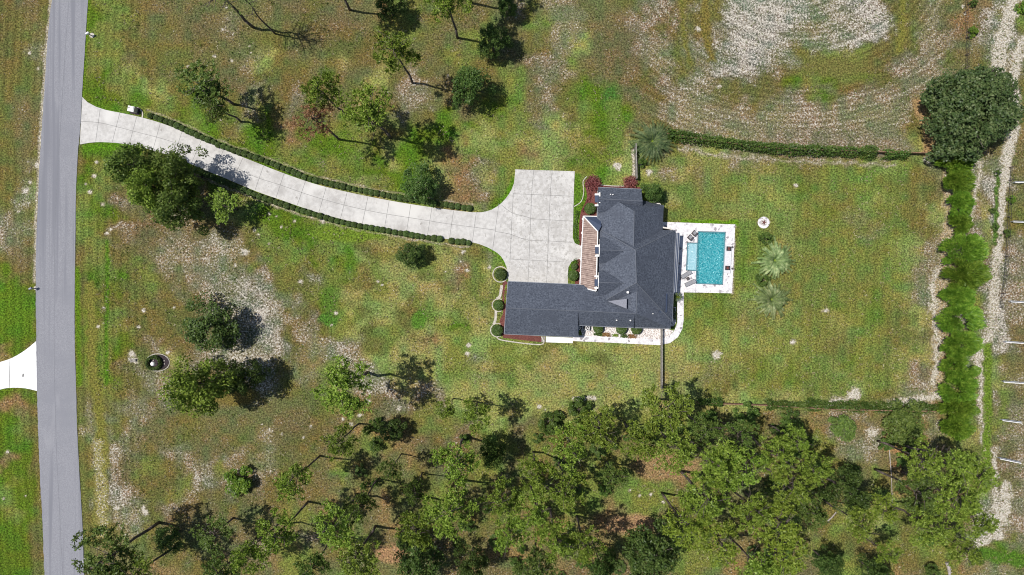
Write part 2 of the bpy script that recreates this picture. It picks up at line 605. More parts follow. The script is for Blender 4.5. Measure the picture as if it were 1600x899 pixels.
    line([(128, 170), (134, 60), (139, 0)], 4, (.08, .13, .01), .0, 5, 3)
    line([(120, 420), (122, 520), (124, 600)], 4, (.08, .14, .01), .0, 5, 3)
    line([(168, 380), (167, 480), (166, 600)], 3, (.06, .13, .01), .0, 5, 4)
    line([(1068, 346), (1150, 348)], 3, (.09, .18, .01), .02, 4, 4)
    ell(954, 150, 15, 21, (.050, .115, .022), .05, .8)
    line([(958, 165), (962, 235)], 11, (.10, .14, .03), .2, 8, 8)
    ell(365, 620, 40, 14, (.13, .10, .03), .2)
    ell(545, 365, 60, 14, (.11, .16, .02), .03)
    ell(515, 470, 14, 26, (.07, .125, .02), .08, .9)
    ell(512, 500, 16, 10, (.06, .13, .02), .02)
    ell(1350, 120, 22, 9, (.105, .120, .028), .2, .9)
    ell(1302, 104, 50, 16, (.12, .112, .034), .22, .7)
    ell(655, 500, 12, 14, (.07, .14, .02), .05)
    ell(1042, 728, 24, 15, (.30, .165, .095), .3)
    ell(985, 820, 42, 16, (.26, .155, .085), .32)
    ell(1040, 730, 55, 22, (.22, .14, .07), .34)
    ell(620, 865, 38, 14, (.26, .15, .08), .32)
    ell(1405, 700, 20, 8, (.30, .17, .08), .25)
    # long pale and green drag marks in the field and front lawn
    line([(1065, 0), (1070, 60), (1080, 100)], 4, (.13, .12, .03), .1, 6, 6)
    line([(1102, 0), (1103, 50), (1112, 90)], 6, (.14, .11, .03), .12, 5, 6)
    line([(1412, 0), (1408, 50), (1404, 80)], 5, (.14, .13, .03), .1, 6, 6)
    line([(140, 450), (145, 560), (160, 700), (155, 820)], 9, (.14, .13, .03), .25, 8, 8)
    line([(152, 690), (158, 760), (160, 830)], 8, (.20, .17, .06), .62, 8, 8)
    # pale edging soil outside the two boxwood rows
    line([(x + 2, y - 6) for x, y in N_HEDGE], 1.0, SANDC, .66, 2.4, 4, 12)
    line([(x - 1, y + 6) for x, y in S_HEDGE], 1.2, SANDC, .68, 3, 5, 12)
    # dirty verge along the asphalt
    line([(80, 0), (68, 150), (59, 300), (55, 440)], 3.2, SANDC, .7, 3, 3)
    for cx, cy, r in SAND_MOUNDS:
        m = np.abs(px - cx) < r * 3
        if m.any():
            d = np.hypot(px - cx, (py - cy) * 1.15) / (r * .8 * (.5 + 1.0 * vnoise(px, py, 4, 17)))
            lay((1.05 - d) * 1.6, SANDC, .95)
    # ash-coloured dead grass under the two leaning trees
    co = np.stack([X, Y, np.zeros_like(X)], -1).reshape(-1, 3)
    I = np.arange(nx * ny).reshape(ny, nx)
    F = np.stack([I[:-1, :-1], I[:-1, 1:], I[1:, 1:], I[1:, :-1]], -1).reshape(-1, 4)
    # leave the pool basin open
    cxp = (px[:-1, :-1] + px[1:, 1:]).reshape(-1) / 2
    cyp = (py[:-1, :-1] + py[1:, 1:]).reshape(-1) / 2
    inside = (cxp > 1071.5) & (cxp < 1135) & (cyp > 361) & (cyp < 446)
    F = F[~inside]
    me = bpy.data.meshes.new("ground")
    me.vertices.add(len(co))
    me.vertices.foreach_set("co", co.reshape(-1).astype(np.float32))
    me.loops.add(len(F) * 4)
    me.loops.foreach_set("vertex_index", F.reshape(-1).astype(np.int32))
    me.polygons.add(len(F))
    me.polygons.foreach_set("loop_start", np.arange(0, len(F) * 4, 4, dtype=np.int32))
    me.polygons.foreach_set("loop_total", np.full(len(F), 4, dtype=np.int32))
    me.update(calc_edges=True)
    at = me.attributes.new("zone", 'FLOAT_COLOR', 'POINT')
    at.data.foreach_set("color", np.clip(C, 0, 1.3).reshape(-1).astype(np.float32))
    m = new_mat("grass_and_sand", .95, .05)
    nt, N, L = nodes_of(m)
    A = N.new("ShaderNodeAttribute")
    A.attribute_name = "zone"
    v = coords(nt)
    n1 = noise(nt, 3.0, 3, .70, v, .4)
    thr = math_node(nt, 'SUBTRACT', .80, math_node(nt, 'MULTIPLY', A.outputs["Alpha"], .50))
    mask = math_node(nt, 'MULTIPLY', math_node(nt, 'SUBTRACT', n1, thr), 6.0, True)
    n2 = noise(nt, 3.3, 4, .76, v)
    n3 = noise(nt, 1.1, 4, .7, v)
    tone = ramp(nt, n2, [(.36, (.28, .29, .28)), (.5, (.95, .95, .95)), (.64, (1.9, 1.92, 1.85))])
    hue = ramp(nt, n3, [(.36, (.94, 1.04, .92)), (.64, (1.05, 1.0, 1.02))])
    grass = mix(nt, mix(nt, A.outputs["Color"], tone, 1.0, 'MULTIPLY'), hue, 1.0, 'MULTIPLY')
    sandc = ramp(nt, noise(nt, 5.5, 2, .7, v), [(.38, (.28, .25, .20)), (.58, (.64, .60, .53))])
    sandc = mix(nt, sandc, ramp(nt, n2, [(.34, (.45, .43, .42)), (.5, (1, 1, 1))]), 1.0, 'MULTIPLY')
    c = mix(nt, grass, sandc, mask)
    b = N["Principled BSDF"]
    L.new(c, b.inputs["Base Color"])
    hgt = math_node(nt, 'ADD', n1, math_node(nt, 'MULTIPLY', n2, .8))
    L.new(bump(nt, hgt, .9, .16), b.inputs["Normal"])
    tag(link("ground", me, m), kind='structure')


make_ground()

# ------------------------------------------------------------------ materials
M = {}
M['asphalt'] = speckled("asphalt", (.175, .176, .198), (.245, .246, .268), 9, .9, .2, (.19, .192, .215), .12)
M['concrete'] = speckled("driveway_concrete", (.41, .396, .382), (.49, .475, .458), 1.6, .85, .2, (.35, .335, .32), .42, lo=.36, hi=.60)
M['joint'] = plain("joint_filler", (.19, .185, .18), .9)


def stain(m, scale, thr, col, stretch=None, soft=.05, east_of=None):
    nt, N, L = nodes_of(m)
    b = N["Principled BSDF"]
    old = b.inputs["Base Color"].links[0].from_socket
    v = coords(nt)
    if stretch:
        mp = N.new("ShaderNodeMapping")
        mp.inputs["Scale"].default_value = stretch
        L.new(v, mp.inputs[0])
        v = mp.outputs[0]
    f = ramp(nt, noise(nt, scale, 3, .6, v), [(thr, (0, 0, 0)), (thr + soft, (1, 1, 1))])
    if east_of is not None:              # the parking court is older and dirtier than the drive
        sp = N.new("ShaderNodeSeparateXYZ")
        L.new(coords(nt), sp.inputs[0])
        f = math_node(nt, 'MULTIPLY', f, math_node(nt, 'MULTIPLY', math_node(nt, 'SUBTRACT', sp.outputs[0], east_of), .3, True))
    L.new(mix(nt, old, col, f), b.inputs["Base Color"])


stain(M['concrete'], .9, .66, (.29, .275, .26))
stain(M['concrete'], 2.6, .70, (.24, .23, .225))
stain(M['concrete'], .12, .52, (.53, .515, .495), None, .12)
stain(M['concrete'], 1.5, .50, (.36, .345, .325), None, .14, -3.5)
stain(M['concrete'], 3.6, .60, (.27, .26, .25), None, .08, -3.5)
stain(M['asphalt'], 1.0, .50, (.165, .167, .19), (.9, .02, 1), .12)
stain(M['asphalt'], 1.0, .62, (.25, .25, .27), (.25, .05, 1), .1)
M['white_conc'] = speckled("new_concrete", (.60, .60, .60), (.72, .72, .72), 1.5, .8)
M['shingle'] = speckled("asphalt_shingles", (.040, .048, .068), (.105, .119, .152), 3.6, .8, .3, (.060, .069, .092), .5, .03, .36, .66)
M['cap'] = plain("ridge_shingles", (.105, .115, .14), .85)
M['membrane'] = plain("roof_membrane", (.19, .195, .23), .8)
M['brown_metal'] = speckled("brown_roof_panels", (.19, .130, .110), (.33, .245, .21), 1.8, .6, .4)
M['blue_metal'] = plain("blue_roof_metal", (.045, .06, .10), .7, .15)
M['white'] = plain("white_paint", (.74, .73, .72), .6)
M['stucco'] = speckled("cream_stucco", (.50, .47, .43), (.60, .57, .52), 5, .9)
M['gutter'] = plain("gutter_metal", (.27, .285, .32), .5)
M['glass'] = plain("window_glass", (.03, .05, .09), .08, .8)
M['dark'] = plain("black_metal", (.025, .025, .03), .5)
M['mulch_red'] = speckled("red_mulch", (.085, .028, .025), (.17, .065, .055), 7, .95)
M['dark_speckle'] = speckled("speckled_dark", (.02, .016, .02), (.06, .045, .05), 7, .95)
M['gravel'] = speckled("white_gravel", (.30, .25, .23), (.72, .68, .66), 5.5, .9, bumpd=.05, lo=.42, hi=.56)
M['stone_edge'] = speckled("edging_stone", (.32, .29, .25), (.50, .47, .42), 4, .9)
M['grey_wood'] = speckled("weathered_fence_boards", (.17, .155, .14), (.30, .28, .26), 3, .9)
M['brown_wood'] = speckled("brown_fence_boards", (.13, .075, .045), (.24, .15, .10), 3, .9)
M['bark'] = speckled("pine_bark", (.055, .042, .038), (.15, .12, .105), 3, .95, bumpd=.03)
M['bark_pale'] = speckled("pale_dead_bark", (.22, .19, .17), (.38, .34, .31), 3, .9)
M['cushion'] = plain("grey_cushion", (.23, .23, .25), .9)
M['wicker'] = speckled("dark_wicker", (.05, .042, .045), (.11, .095, .095), 9, .8)


def make_paver():
    m = new_mat("travertine_pavers", .8, .2)
    nt, N, L = nodes_of(m)
    v = coords(nt)
    vo = N.new("ShaderNodeTexVoronoi")
    vo.inputs["Scale"].default_value = 2.6
    L.new(v, vo.inputs["Vector"])
    tone = ramp(nt, vo.outputs["Color"], [(.12, (.27, .25, .265)), (.24, (.58, .565, .575)), (.8, (.72, .70, .705))])
    n = noise(nt, 5, 2, .6, v)
    c = mix(nt, tone, ramp(nt, n, [(.3, (.80, .78, .80)), (.7, (1.05, 1.05, 1.05))]), 1.0, 'MULTIPLY')
    L.new(c, N["Principled BSDF"].inputs["Base Color"])
    return m


M['paver'] = make_paver()
LEAF = {
 'pine': leafy("pine_needles", (.082, .134, .018), (.168, .240, .030), (.31, .39, .072), 1.6, .25),
 'pine_dark': leafy("dark_pine_needles", (.048, .084, .018), (.090, .136, .026), (.16, .21, .05), 1.6, .2),
 'oak': leafy("oak_leaves", (.030, .060, .014), (.062, .105, .022), (.13, .18, .045), 1.3, .2),
 'oak_dull': leafy("dull_oak_leaves", (.030, .054, .018), (.060, .092, .027), (.135, .165, .065), 1.0, .15),
 'bamboo': leafy("bright_hedge_leaves", (.055, .118, .010), (.108, .190, .018), (.20, .29, .036), 1.0, .2),
 'mid': leafy("mid_green_leaves", (.050, .090, .016), (.105, .158, .028), (.20, .26, .06), 1.3, .25),
 'vine': leafy("vine_leaves", (.040, .080, .014), (.075, .130, .022), (.13, .185, .040), .8, .25),
 'box': leafy("boxwood_leaves", (.040, .068, .018), (.060, .095, .022), (.09, .125, .035), 3.0, .15),
 'red': leafy("red_shrub_leaves", (.10, .026, .030), (.19, .055, .060), (.29, .11, .105), 2.0, .25),
 'rust': leafy("dead_needles", (.22, .115, .055), (.32, .18, .09), (.42, .27, .15), 1.0, .25),
 'palm': leafy("palm_fronds", (.085, .130, .040), (.21, .28, .11), (.42, .46, .22), .9, .2),
 'sago': leafy("sago_fronds", (.05, .09, .035), (.11, .16, .065), (.22, .27, .12), 1.2, .2),
 'orange': leafy("orange_flower_leaves", (.22, .10, .04), (.30, .15, .06), (.20, .18, .06), 3.0, .2),
 'yellow': leafy("yellow_green_leaves", (.11, .17, .02), (.20, .27, .032), (.31, .37, .06), 1.6, .25),
}

# ------------------------------------------------------------------ road, driveways, paths
ROAD_L = [(96, -140), (88, -60), (81, 0), (75, 60), (69, 150), (64, 225), (60, 300), (57, 380), (56, 450), (57, 530), (58, 600), (60, 674), (63, 750), (67, 820), (70, 899), (77, 980), (86, 1060)]
ROAD_R = [(154, -140), (145, -60), (138, 0), (134, 60), (129, 140), (125.5, 200), (122, 240), (119, 300), (118, 380), (117, 450), (117, 530), (119, 600), (121, 674), (125, 750), (129, 820), (132, 899), (138, 980), (147, 1060)]
rl, rr = smooth_px(ROAD_L, 15), smooth_px(ROAD_R, 15)
rnd = random.Random(5)


def jag(pts, a):
    return [(x + rnd.uniform(-a, a), y + rnd.uniform(-a, a)) for x, y in pts]


mb = MB().poly(W2(jag(smooth_px(ROAD_L, 5), .45) + list(reversed(jag(smooth_px(ROAD_R, 5), .2)))), .06, .12)
road = tag(mb.build("road", M['asphalt']), kind='structure')
M['seam'] = plain("asphalt_seam", (.165, .168, .188), .9)
mb = MB()
cl = [((a[0] + b[0]) / 2 - 2 + 1.2 * math.sin(i * .35), (a[1] + b[1]) / 2) for i, (a, b) in enumerate(zip(ROAD_L, ROAD_R))]
mb.strip(W2(smooth_px(cl, 8)), .10, .064)
tag(mb.build("road_seam", M['seam'], road), kind='structure')

TOP = [(129, 152), (137, 160), (150, 167), (165, 172), (185, 176), (205, 180), (222, 184), (250, 192), (280, 203), (310, 216), (340, 229), (370, 242), (400, 254),
       (430, 266), (460, 277), (490, 287), (520, 295), (560, 304), (600, 312), (640, 319), (680, 325), (710, 329), (738, 332), (752, 332), (768, 328), (783, 318), (795, 304), (803, 287), (805, 265)]
BOT = [(125, 226), (150, 222.5), (185, 224), (215, 229), (250, 239), (290, 253), (320, 266), (350, 278), (400, 299), (440, 313), (480, 327), (520, 339), (560, 349), (600, 357),
       (650, 366), (700, 374), (738, 379), (755, 384), (770, 391), (783, 401), (791, 416), (794, 432), (795, 460)]
PAD = [(898, 268), (896.5, 300), (895.5, 350), (895, 372), (898, 380), (907, 384), (912, 384), (912, 406), (904, 405), (893, 409), (888, 418), (887, 460)]
outer = smooth_px(TOP, 8) + smooth_px(PAD, 8) + list(reversed(smooth_px(BOT, 8)))
drive = tag(MB().poly(W2(outer), .07, .14).build("driveway", M['concrete']), kind='structure')
mb = MB()
JZ = .075


def jl(*pts, w=.065):
    mb.strip(W2(smooth_px(pts, 8) if len(pts) > 2 else pts), w, JZ)


mid = [(127, 190), (155, 192), (185, 199), (215, 207), (250, 216), (290, 229), (330, 246), (370, 263), (400, 277), (440, 290), (480, 304), (520, 316), (560, 326), (600, 334),
       (650, 342), (700, 350), (738, 355), (775, 360)]
jl(*mid)
ms = smooth_px(mid, 1.0)


def cross_at(x):
    i = min(range(len(ms)), key=lambda k: abs(ms[k][0] - x))
    a, b = Vector(ms[max(0, i - 6)]), Vector(ms[min(len(ms) - 1, i + 6)])
    d = (b - a).normalized()
    n = Vector((-d.y, d.x))
    p = Vector(ms[i])
    def reach(poly, sgn):
        best = 20
        for q in poly:
            v = Vector(q) - p
            if abs(v.dot(d)) < 5 and v.dot(n) * sgn > 0:
                best = abs(v.dot(n))
        return best
    t, bo = reach(smooth_px(TOP, 3), -1), reach(smooth_px(BOT, 3), 1)
    jl(tuple(p - n * (t - .5)), tuple(p + n * (bo - .5)))


for x in (154, 182, 208, 245, 278, 308, 342, 372, 405, 438, 471, 504, 538, 571, 605, 639, 672, 706, 741, 774):
    cross_at(x)
# joints of the parking court
for x in (831, 860):
    jl((x + 3, 266), (x, 300), (x - 3, 370), (x - 6, 443))
jl((802, 303), (800, 340), (797, 405))
jl((802, 303), (897, 307))
jl((784, 321), (800, 333), (818, 338), (832, 342), (896, 346))
jl((774, 362), (797, 366), (815, 373), (832, 376), (860, 377), (895, 379))
jl((795, 405), (890, 410))
tag(mb.build("driveway_joints", M['joint'], drive), kind='structure')

nd = smooth_px([(-30, 575), (0, 566), (20, 559), (40, 547), (57, 533)], 6) + smooth_px([(58, 611), (40, 607), (20, 606), (0, 609), (-30, 622)], 6)
nbr = tag(MB().poly(W2(nd), .055, .1).build("neighbour_driveway", M['white_conc']), kind='structure')
mb = MB().strip(W2([(14.5, 562), (15.5, 606)]), .10, .059).strip(W2([(36, 589), (37, 584)]), .3, .059)
tag(mb.build("driveway_joints", M['joint'], nbr), kind='structure')

# pool terrace with path round the back of the house
deck = [(1034, 347), (1148.5, 351), (1143.5, 458.5), (1068, 457), (1068, 500), (1066, 514), (1059, 527), (1047, 536), (1030, 539.5), (960, 536), (895, 533),
        (895, 524), (960, 526.5), (1030, 530), (1043, 527), (1053, 518), (1058, 505), (1058, 470), (1050, 455), (1030, 455)]
pool_in = [(1090, 361.5), (1134, 362.5), (1129.5, 445.5), (1087, 444), (1087.3, 424), (1071.5, 423), (1073.5, 379), (1089.3, 379.5)]
tag(MB().poly(W2(deck), .10, .2, holes=(W2(pool_in),)).build("pool_terrace", M['paver']), kind='structure')
tag(MB().poly(W2([(853, 526), (895, 528), (895, 536.5), (853, 535)]), .09, .15).build("concrete_pad", M['white_conc']), kind='structure')

# ------------------------------------------------------------------ swimming pool
M['plaster'] = speckled("rippled_light_plaster", (.08, .38, .44), (.26, .62, .66), 2.4, .6, .3, lo=.42, hi=.58)  # lighter flecks paint sunlight rippling over the basin into the plaster
M['tile'] = plain("pool_tile", (.10, .22, .26), .4)
M['coping'] = plain("pale_coping", (.55, .55, .57), .7)


def make_water(tint=(.34, .80, .84, 1), lo=(.015, .22, .27), hi=(.20, .56, .60), k=.5):
    m = bpy.data.materials.new("pool_water")
    m.use_nodes = True
    nt, N, L = nodes_of(m)
    N.remove(N["Principled BSDF"])
    v = coords(nt)
    t = N.new("ShaderNodeBsdfTransparent")
    t.inputs[0].default_value = tint
    g = N.new("ShaderNodeBsdfGlossy")
    g.inputs["Roughness"].default_value = .12
    bn = bump(nt, noise(nt, 3.2, 3, .7, v, .6), .9, .10)
    L.new(bn, g.inputs["Normal"])
    fr = N.new("ShaderNodeFresnel")
    fr.inputs[0].default_value = 1.33
    L.new(bn, fr.inputs["Normal"])
    d = N.new("ShaderNodeBsdfDiffuse")
    L.new(ramp(nt, noise(nt, 3.4, 3, .75, v, .5), [(.42, lo), (.62, hi)]), d.inputs[0])  # pale flecks paint the sparkle of ripples into the water's colour
    m0 = N.new("ShaderNodeMixShader")
    m0.inputs[0].default_value = k
    L.new(t.outputs[0], m0.inputs[1])
    L.new(d.outputs[0], m0.inputs[2])
    ms_ = N.new("ShaderNodeMixShader")
    L.new(fr.outputs[0], ms_.inputs[0])
    L.new(m0.outputs[0], ms_.inputs[1])
    L.new(g.outputs[0], ms_.inputs[2])
    L.new(ms_.outputs[0], N["Material Output"].inputs[0])
    return m


pool = thing("swimming_pool", "rectangular turquoise swimming pool with a shallow ledge, set in the pale terrace", "swimming pool", P(1110, 403))
po = pool.location


def rel(pts):
    return [(p[0] - po.x, p[1] - po.y) for p in W2(pts)]


def basin(pts, z0, z1):
    m_ = MB()
    q = rel(pts)
    m_.poly(q, z0)
    k = len(m_.v)
    n = len(q)
    m_.v += [(x, y, z0 + .002) for x, y in q] + [(x, y, z1) for x, y in q]
    for i in range(n):
        j = (i + 1) % n
        m_.f.append((k + i, k + j, k + n + j, k + n + i))
    return m_


basin(POOL, -1.5, -.02).build("basin", M['plaster'], pool)
basin(LEDGE, -.35, -.02).build("shallow_ledge", speckled("ledge_plaster", (.42, .62, .68), (.60, .76, .80), 2.5, .6), pool)
MB().poly(rel(POOL), -.02).build("water", make_water(), pool)
MB().poly(rel(LEDGE), -.018).build("shallow_water", make_water((.80, .93, .96, 1), (.28, .50, .58), (.50, .70, .76), .45), pool)
for i in range(4):                                           # corner steps, each a solid bench under water
    mb = MB()
    a = 6 + i * 3.8
    mb.prism([tuple(P(1091.3, 362.8) - po) [:2] + (-.25 - i * .28,), tuple(P(1091.3, 362.8 + a * 1.15) - po)[:2] + (-.25 - i * .28,), tuple(P(1091.3 + a * 1.15, 362.9) - po)[:2] + (-.25 - i * .28,)], .27)
    mb.build("step", M['plaster'], pool)
mb = MB()
mb.prism([tuple(P(1128.5, 444.3) - po)[:2] + (-.4,), tuple(P(1129, 433) - po)[:2] + (-.4,), tuple(P(1117, 444.2) - po)[:2] + (-.4,)], 1.0)
mb.build("corner_bench", M['plaster'], pool)
mb = MB()
for loop in (POOL, LEDGE):
    q = rel(loop)
    for i in range(4):
        a, b = Vector(q[i]), Vector(q[(i + 1) % 4])
        if loop is LEDGE and i == 1 or loop is POOL and i == 3:
            if loop is LEDGE:
                mb.wall(a, b, -.30, -.012, .10)
            else:
                c0, c1 = b + (a - b) * .21, b + (a - b) * .76
                mb.wall(a, c1, -.16, .11, .13)
                mb.wall(c0, b, -.16, .11, .13)
            continue
        mb.wall(a, b, -.16, .113, .13)
mb.build("tile_edge", M['tile'], pool)
# raised coping bench with two bowls on the far side
mb = MB()
A_ = [(1132.5, 384), (1142.5, 384.5), (1140, 427), (1130, 426.5)]
q = rel(A_)
mb.prism([(x, y, .42) for x, y in [q[0], q[3], q[2], q[1]]], .33)
mb.build("raised_wall", M['coping'], pool)
for (x, y), lab in (((1137, 389), "dark square fire bowl on the pool wall, the upper one in the photo"), ((1135, 419), "dark square fire bowl on the pool wall, the lower one in the photo")):
    b = thing("fire_bowl", lab, "fire bowl", P(x, y, z=.42), math.radians(-3), "square fire bowls on the pool wall")
    MB().box((0, 0, .14), (.72, .72, .28)).build("bowl", M['wicker'], b)
    m_ = MB()
    for i in range(4):
        a = i * math.pi / 2
        m_.box((.31 * math.cos(a), .31 * math.sin(a), .32), (.12, .74, .08), a)
    m_.build("rim", M['dark'], b)
    MB().disc((0, 0, .275), .22, .04, 14).ball((.03, .02, .32), .09, n=8, m=5).build("lava_rock", M['mulch_red'], b)
for (x, y), lab in (((1143, 386.5), "small dark terrace lamp beside the upper fire bowl"), ((1143, 420), "small dark terrace lamp beside the lower fire bowl")):
    b = thing("deck_lamp", lab, "lamp", P(x, y, z=.10))
    MB().disc((0, 0, 0), .09, .35, 10).build("post", M['dark'], b)
    MB().disc((0, 0, .35), .17, .06, 12).build("cap", M['wicker'], b)


def lounger(px, py, rz, lab):
    t = thing("sun_lounger", lab, "sun lounger", P(px, py, z=.10), rz, "grey loungers on the pool terrace")
    MB().box((0, 0, .26), (1.95, .72, .06)).build("frame", M['dark'], t)
    for sx in (-1, 1):
        for sy in (-1, 1):
            MB().box((sx * .85, sy * .30, .115), (.06, .06, .23)).build("leg", M['dark'], t)
    MB().box((-.30, 0, .34), (1.25, .66, .10)).build("cushion", M['cushion'], t)
    m_ = MB()
    m_.prism([(.34, -.33, .42), (.95, -.33, .72), (.95, .33, .72), (.34, .33, .42)], .10)
    m_.build("backrest", M['cushion'], t)
    MB().box((.80, 0, .70), (.22, .5, .07)).build("pillow", M['gutter'], t)


lounger(1071, 429.5, math.radians(32), "grey sun lounger on the terrace, nearer to the pool ledge of the angled pair")
lounger(1077.5, 442.5, math.radians(25), "grey sun lounger on the terrace, nearer to its lower edge of the angled pair")
t = thing("side_table", "small dark square table between the two grey loungers", "table", P(1073.5, 435.5, z=.10), .5)
MB().box((0, 0, .42), (.52, .52, .05)).build("table_top", M['wicker'], t)
for sx in (-1, 1):
    for sy in (-1, 1):
        MB().box((sx * .2, sy * .2, .2), (.05, .05, .4)).build("leg", M['dark'], t)
for x, y, lab in ((1084, 365, "dark wicker armchair by the pool steps, closer to the water"), (1077.5, 371.5, "dark wicker armchair by the pool steps, closer to the house")):
    t = thing("armchair", lab, "chair", P(x, y, z=.10), math.radians(48), "dark armchairs on the terrace")
    MB().box((0, 0, .25), (.78, .78, .22)).build("base", M['wicker'], t)
    MB().box((.03, 0, .41), (.58, .52, .12)).build("cushion", M['cushion'], t)
    MB().box((-.36, 0, .55), (.12, .82, .5)).build("backrest", M['wicker'], t)
    for s in (-1, 1):
        MB().box((.03, s * .37, .45), (.74, .11, .26)).build("armrest", M['wicker'], t)
    for sx in (-1, 1):
        for sy in (-1, 1):
            MB().box((sx * .32, sy * .32, .07), (.06, .06, .14)).build("leg", M['dark'], t)

# fire pit circle in the back lawn
t = thing("fire_pit", "round pale stone fire pit pad with charred logs, alone in the back lawn", "fire pit", P(1193, 348))
MB().disc((0, 0, 0), 1.05, .10, 30).build("pad", M['paver'], t)
m_ = MB()
for i in range(10):
    a = i * math.tau / 10
    m_.box((.48 * math.cos(a), .48 * math.sin(a), .17), (.16, .22, .14), a)
m_.build("ring_stones", M['stone_edge'], t)
m_ = MB()
for i in range(5):
    a = i * 1.25
    m_.tube((.42 * math.cos(a), .42 * math.sin(a), .14), (-.30 * math.cos(a + .4), -.30 * math.sin(a + .4), .34), .07, .06, 7)
m_.build("logs", M['mulch_red'], t)

# ------------------------------------------------------------------ house
house = thing("house", "large single-storey house with dark hipped shingle roof and brown porch roof, beside the parking court", "house", (0, 0, 0))


def solid(m_, eaves, ridge, axis, fascia=.22):
    """closed hip / gable roof block: eave corners NW,NE,SE,SW and the two ridge ends (px,py,h)"""
    nw, ne, se, sw = (P(*p) for p in eaves)
    r0, r1 = P(*ridge[0]), P(*ridge[1])
    k = len(m_.v)
    pts = [nw, ne, se, sw]
    m_.v += [tuple(p) for p in pts] + [tuple(r0), tuple(r1)] + [(p.x, p.y, p.z - fascia) for p in pts]
    if axis == 'ns':
        fs = [(0, 3, 5, 4), (2, 1, 4, 5), (1, 0, 4), (3, 2, 5)]
    else:
        fs = [(1, 0, 4, 5), (3, 2, 5, 4), (0, 3, 4), (2, 1, 5)]
    fs += [(0, 1, 7, 6), (1, 2, 8, 7), (2, 3, 9, 8), (3, 0, 6, 9), (6, 7, 8, 9)]
    m_.f += [tuple(k + i for i in f) for f in fs]


E = 3.0
BLOCKS = [
 ([(934, 297, E), (1037, 321, E), (1033, 425, E), (932, 425, E)], [(991, 330, 7.1), (990, 400, 7.1)], 'ns'),
 ([(934, 357, E), (1055, 360, E), (1050.5, 503, E), (931, 478, E)], [(993, 391, 8.0), (994.5, 442, 8.0)], 'ns'),
 ([(938, 452, 3.4), (1052, 459, 3.0), (1048, 513, 3.0), (938, 511, 3.4)], [(995.5, 455, 6.7), (994, 490, 6.15)], 'ns'),
 ([(794, 440, E), (905, 445, E), (903, 527, E), (788, 522, E)], [(790.5, 481.5, 5.9), (904, 486, 5.9)], 'ew'),
 ([(905, 445, E), (990, 452, E), (990, 512, 3.8), (904, 508.5, 3.8)], [(904, 486, 5.9), (992, 490, 6.15)], 'ew'),
 ([(935, 293, 3.6), (1002, 296, 3.6), (1004, 334, 3.6), (934, 331, 3.9)], [(936, 311, 5.7), (1004, 314.5, 5.7)], 'ew'),
 ([(937, 371, 4.1), (985, 372, 4.1), (985, 412.5, 4.1), (936, 411, 4.1)], [(937.5, 391, 6.5), (984, 392, 6.5)], 'ew'),
 ([(936, 423, 4.1), (985, 424, 4.1), (985, 463, 4.1), (934, 462, 4.1)], [(936, 441.5, 6.5), (984, 443, 6.5)], 'ew'),
]
mb = MB()
for e, r, ax in BLOCKS:
    solid(mb, e, r, ax)
roof = mb.build("roof", M['shingle'], house)
mb = MB()
mb.prism([P(950, 471, 5.5), P(979, 482.5, 6.3), P(979.5, 467, 6.5)], 1.6)
mb.build("roof_cricket", M['membrane'], roof)
# ridge and hip caps
mb = MB()
def cap(a, b, r=.075):
    mb.tube(P(*a) + Vector((0, 0, .0)), P(*b) + Vector((0, 0, .0)), r, r, 6)
for e, r, ax in BLOCKS[:6]:
    cap(*r)
for r in (BLOCKS[6][1], BLOCKS[7][1]):
    cap(*r, r=.06)
b1 = BLOCKS[1]
for c, k in ((0, 0), (1, 0), (2, 1), (3, 1)):
    cap(b1[0][c], b1[1][k])
mb.build("ridge_cap", M['cap'], roof)
# gutters and white fascia along the visible eaves
mb = MB()
for a, b in (((1037, 321, E), (1033, 358, E)), ((1055, 360, E), (1050.5, 503, E)), ((935, 293, 3.6), (1002, 296, 3.6)), ((794, 440, E), (905, 445, E)), ((788, 522, E), (903, 527, E)),
             ((904, 508.5, 3.8), (990, 512, 3.8)), ((1048, 513, E), (990, 512.3, E)), ((1002, 296, 3.6), (1004, 334, 3.6)), ((934, 319, E), (931, 478, E)), ((788, 522, E), (794, 440, E)), ((903, 527, E), (904, 508.5, 3.8))):
    pa, pb = P(*a), P(*b)
    mb.tube(pa + Vector((0, 0, -.10)), pb + Vector((0, 0, -.10)), .085, .085, 6)
mb.build("gutter", M['gutter'], roof)
# vents
for x, y, h, r, hh in ((981, 457, 6.9, .20, .30), (985, 501, 5.3, .12, .4), (954, 304, 5.2, .09, .4), (957.5, 304.3, 5.2, .09, .4), (963.5, 500.6, 5.3, .10, .35), (1020, 490.5, 5.0, .08, .4)):
    p = P(x, y, h)
    MB().tube((p.x, p.y, h - .5), (p.x, p.y, h + hh * .4), r, r, 10).build("vent_pipe", M['white'], roof)

# walls
mb = MB()
def walls(pts, h, t=.25):
    q = W2(pts)
    for i in range(len(q)):
        a, b = q[i], q[(i + 1) % len(q)]
        mb.wall(a, b, 0, h, t)
IN = [(934, 299), (994, 301), (996, 320), (1026, 322), (1025, 357), (1043, 360), (1039, 505), (905, 502), (899, 520), (795, 516), (799, 445), (902, 448), (930, 452), (932, 400)]
walls(IN, 2.95)
wallo = mb.build("wall", M['stucco'], house)
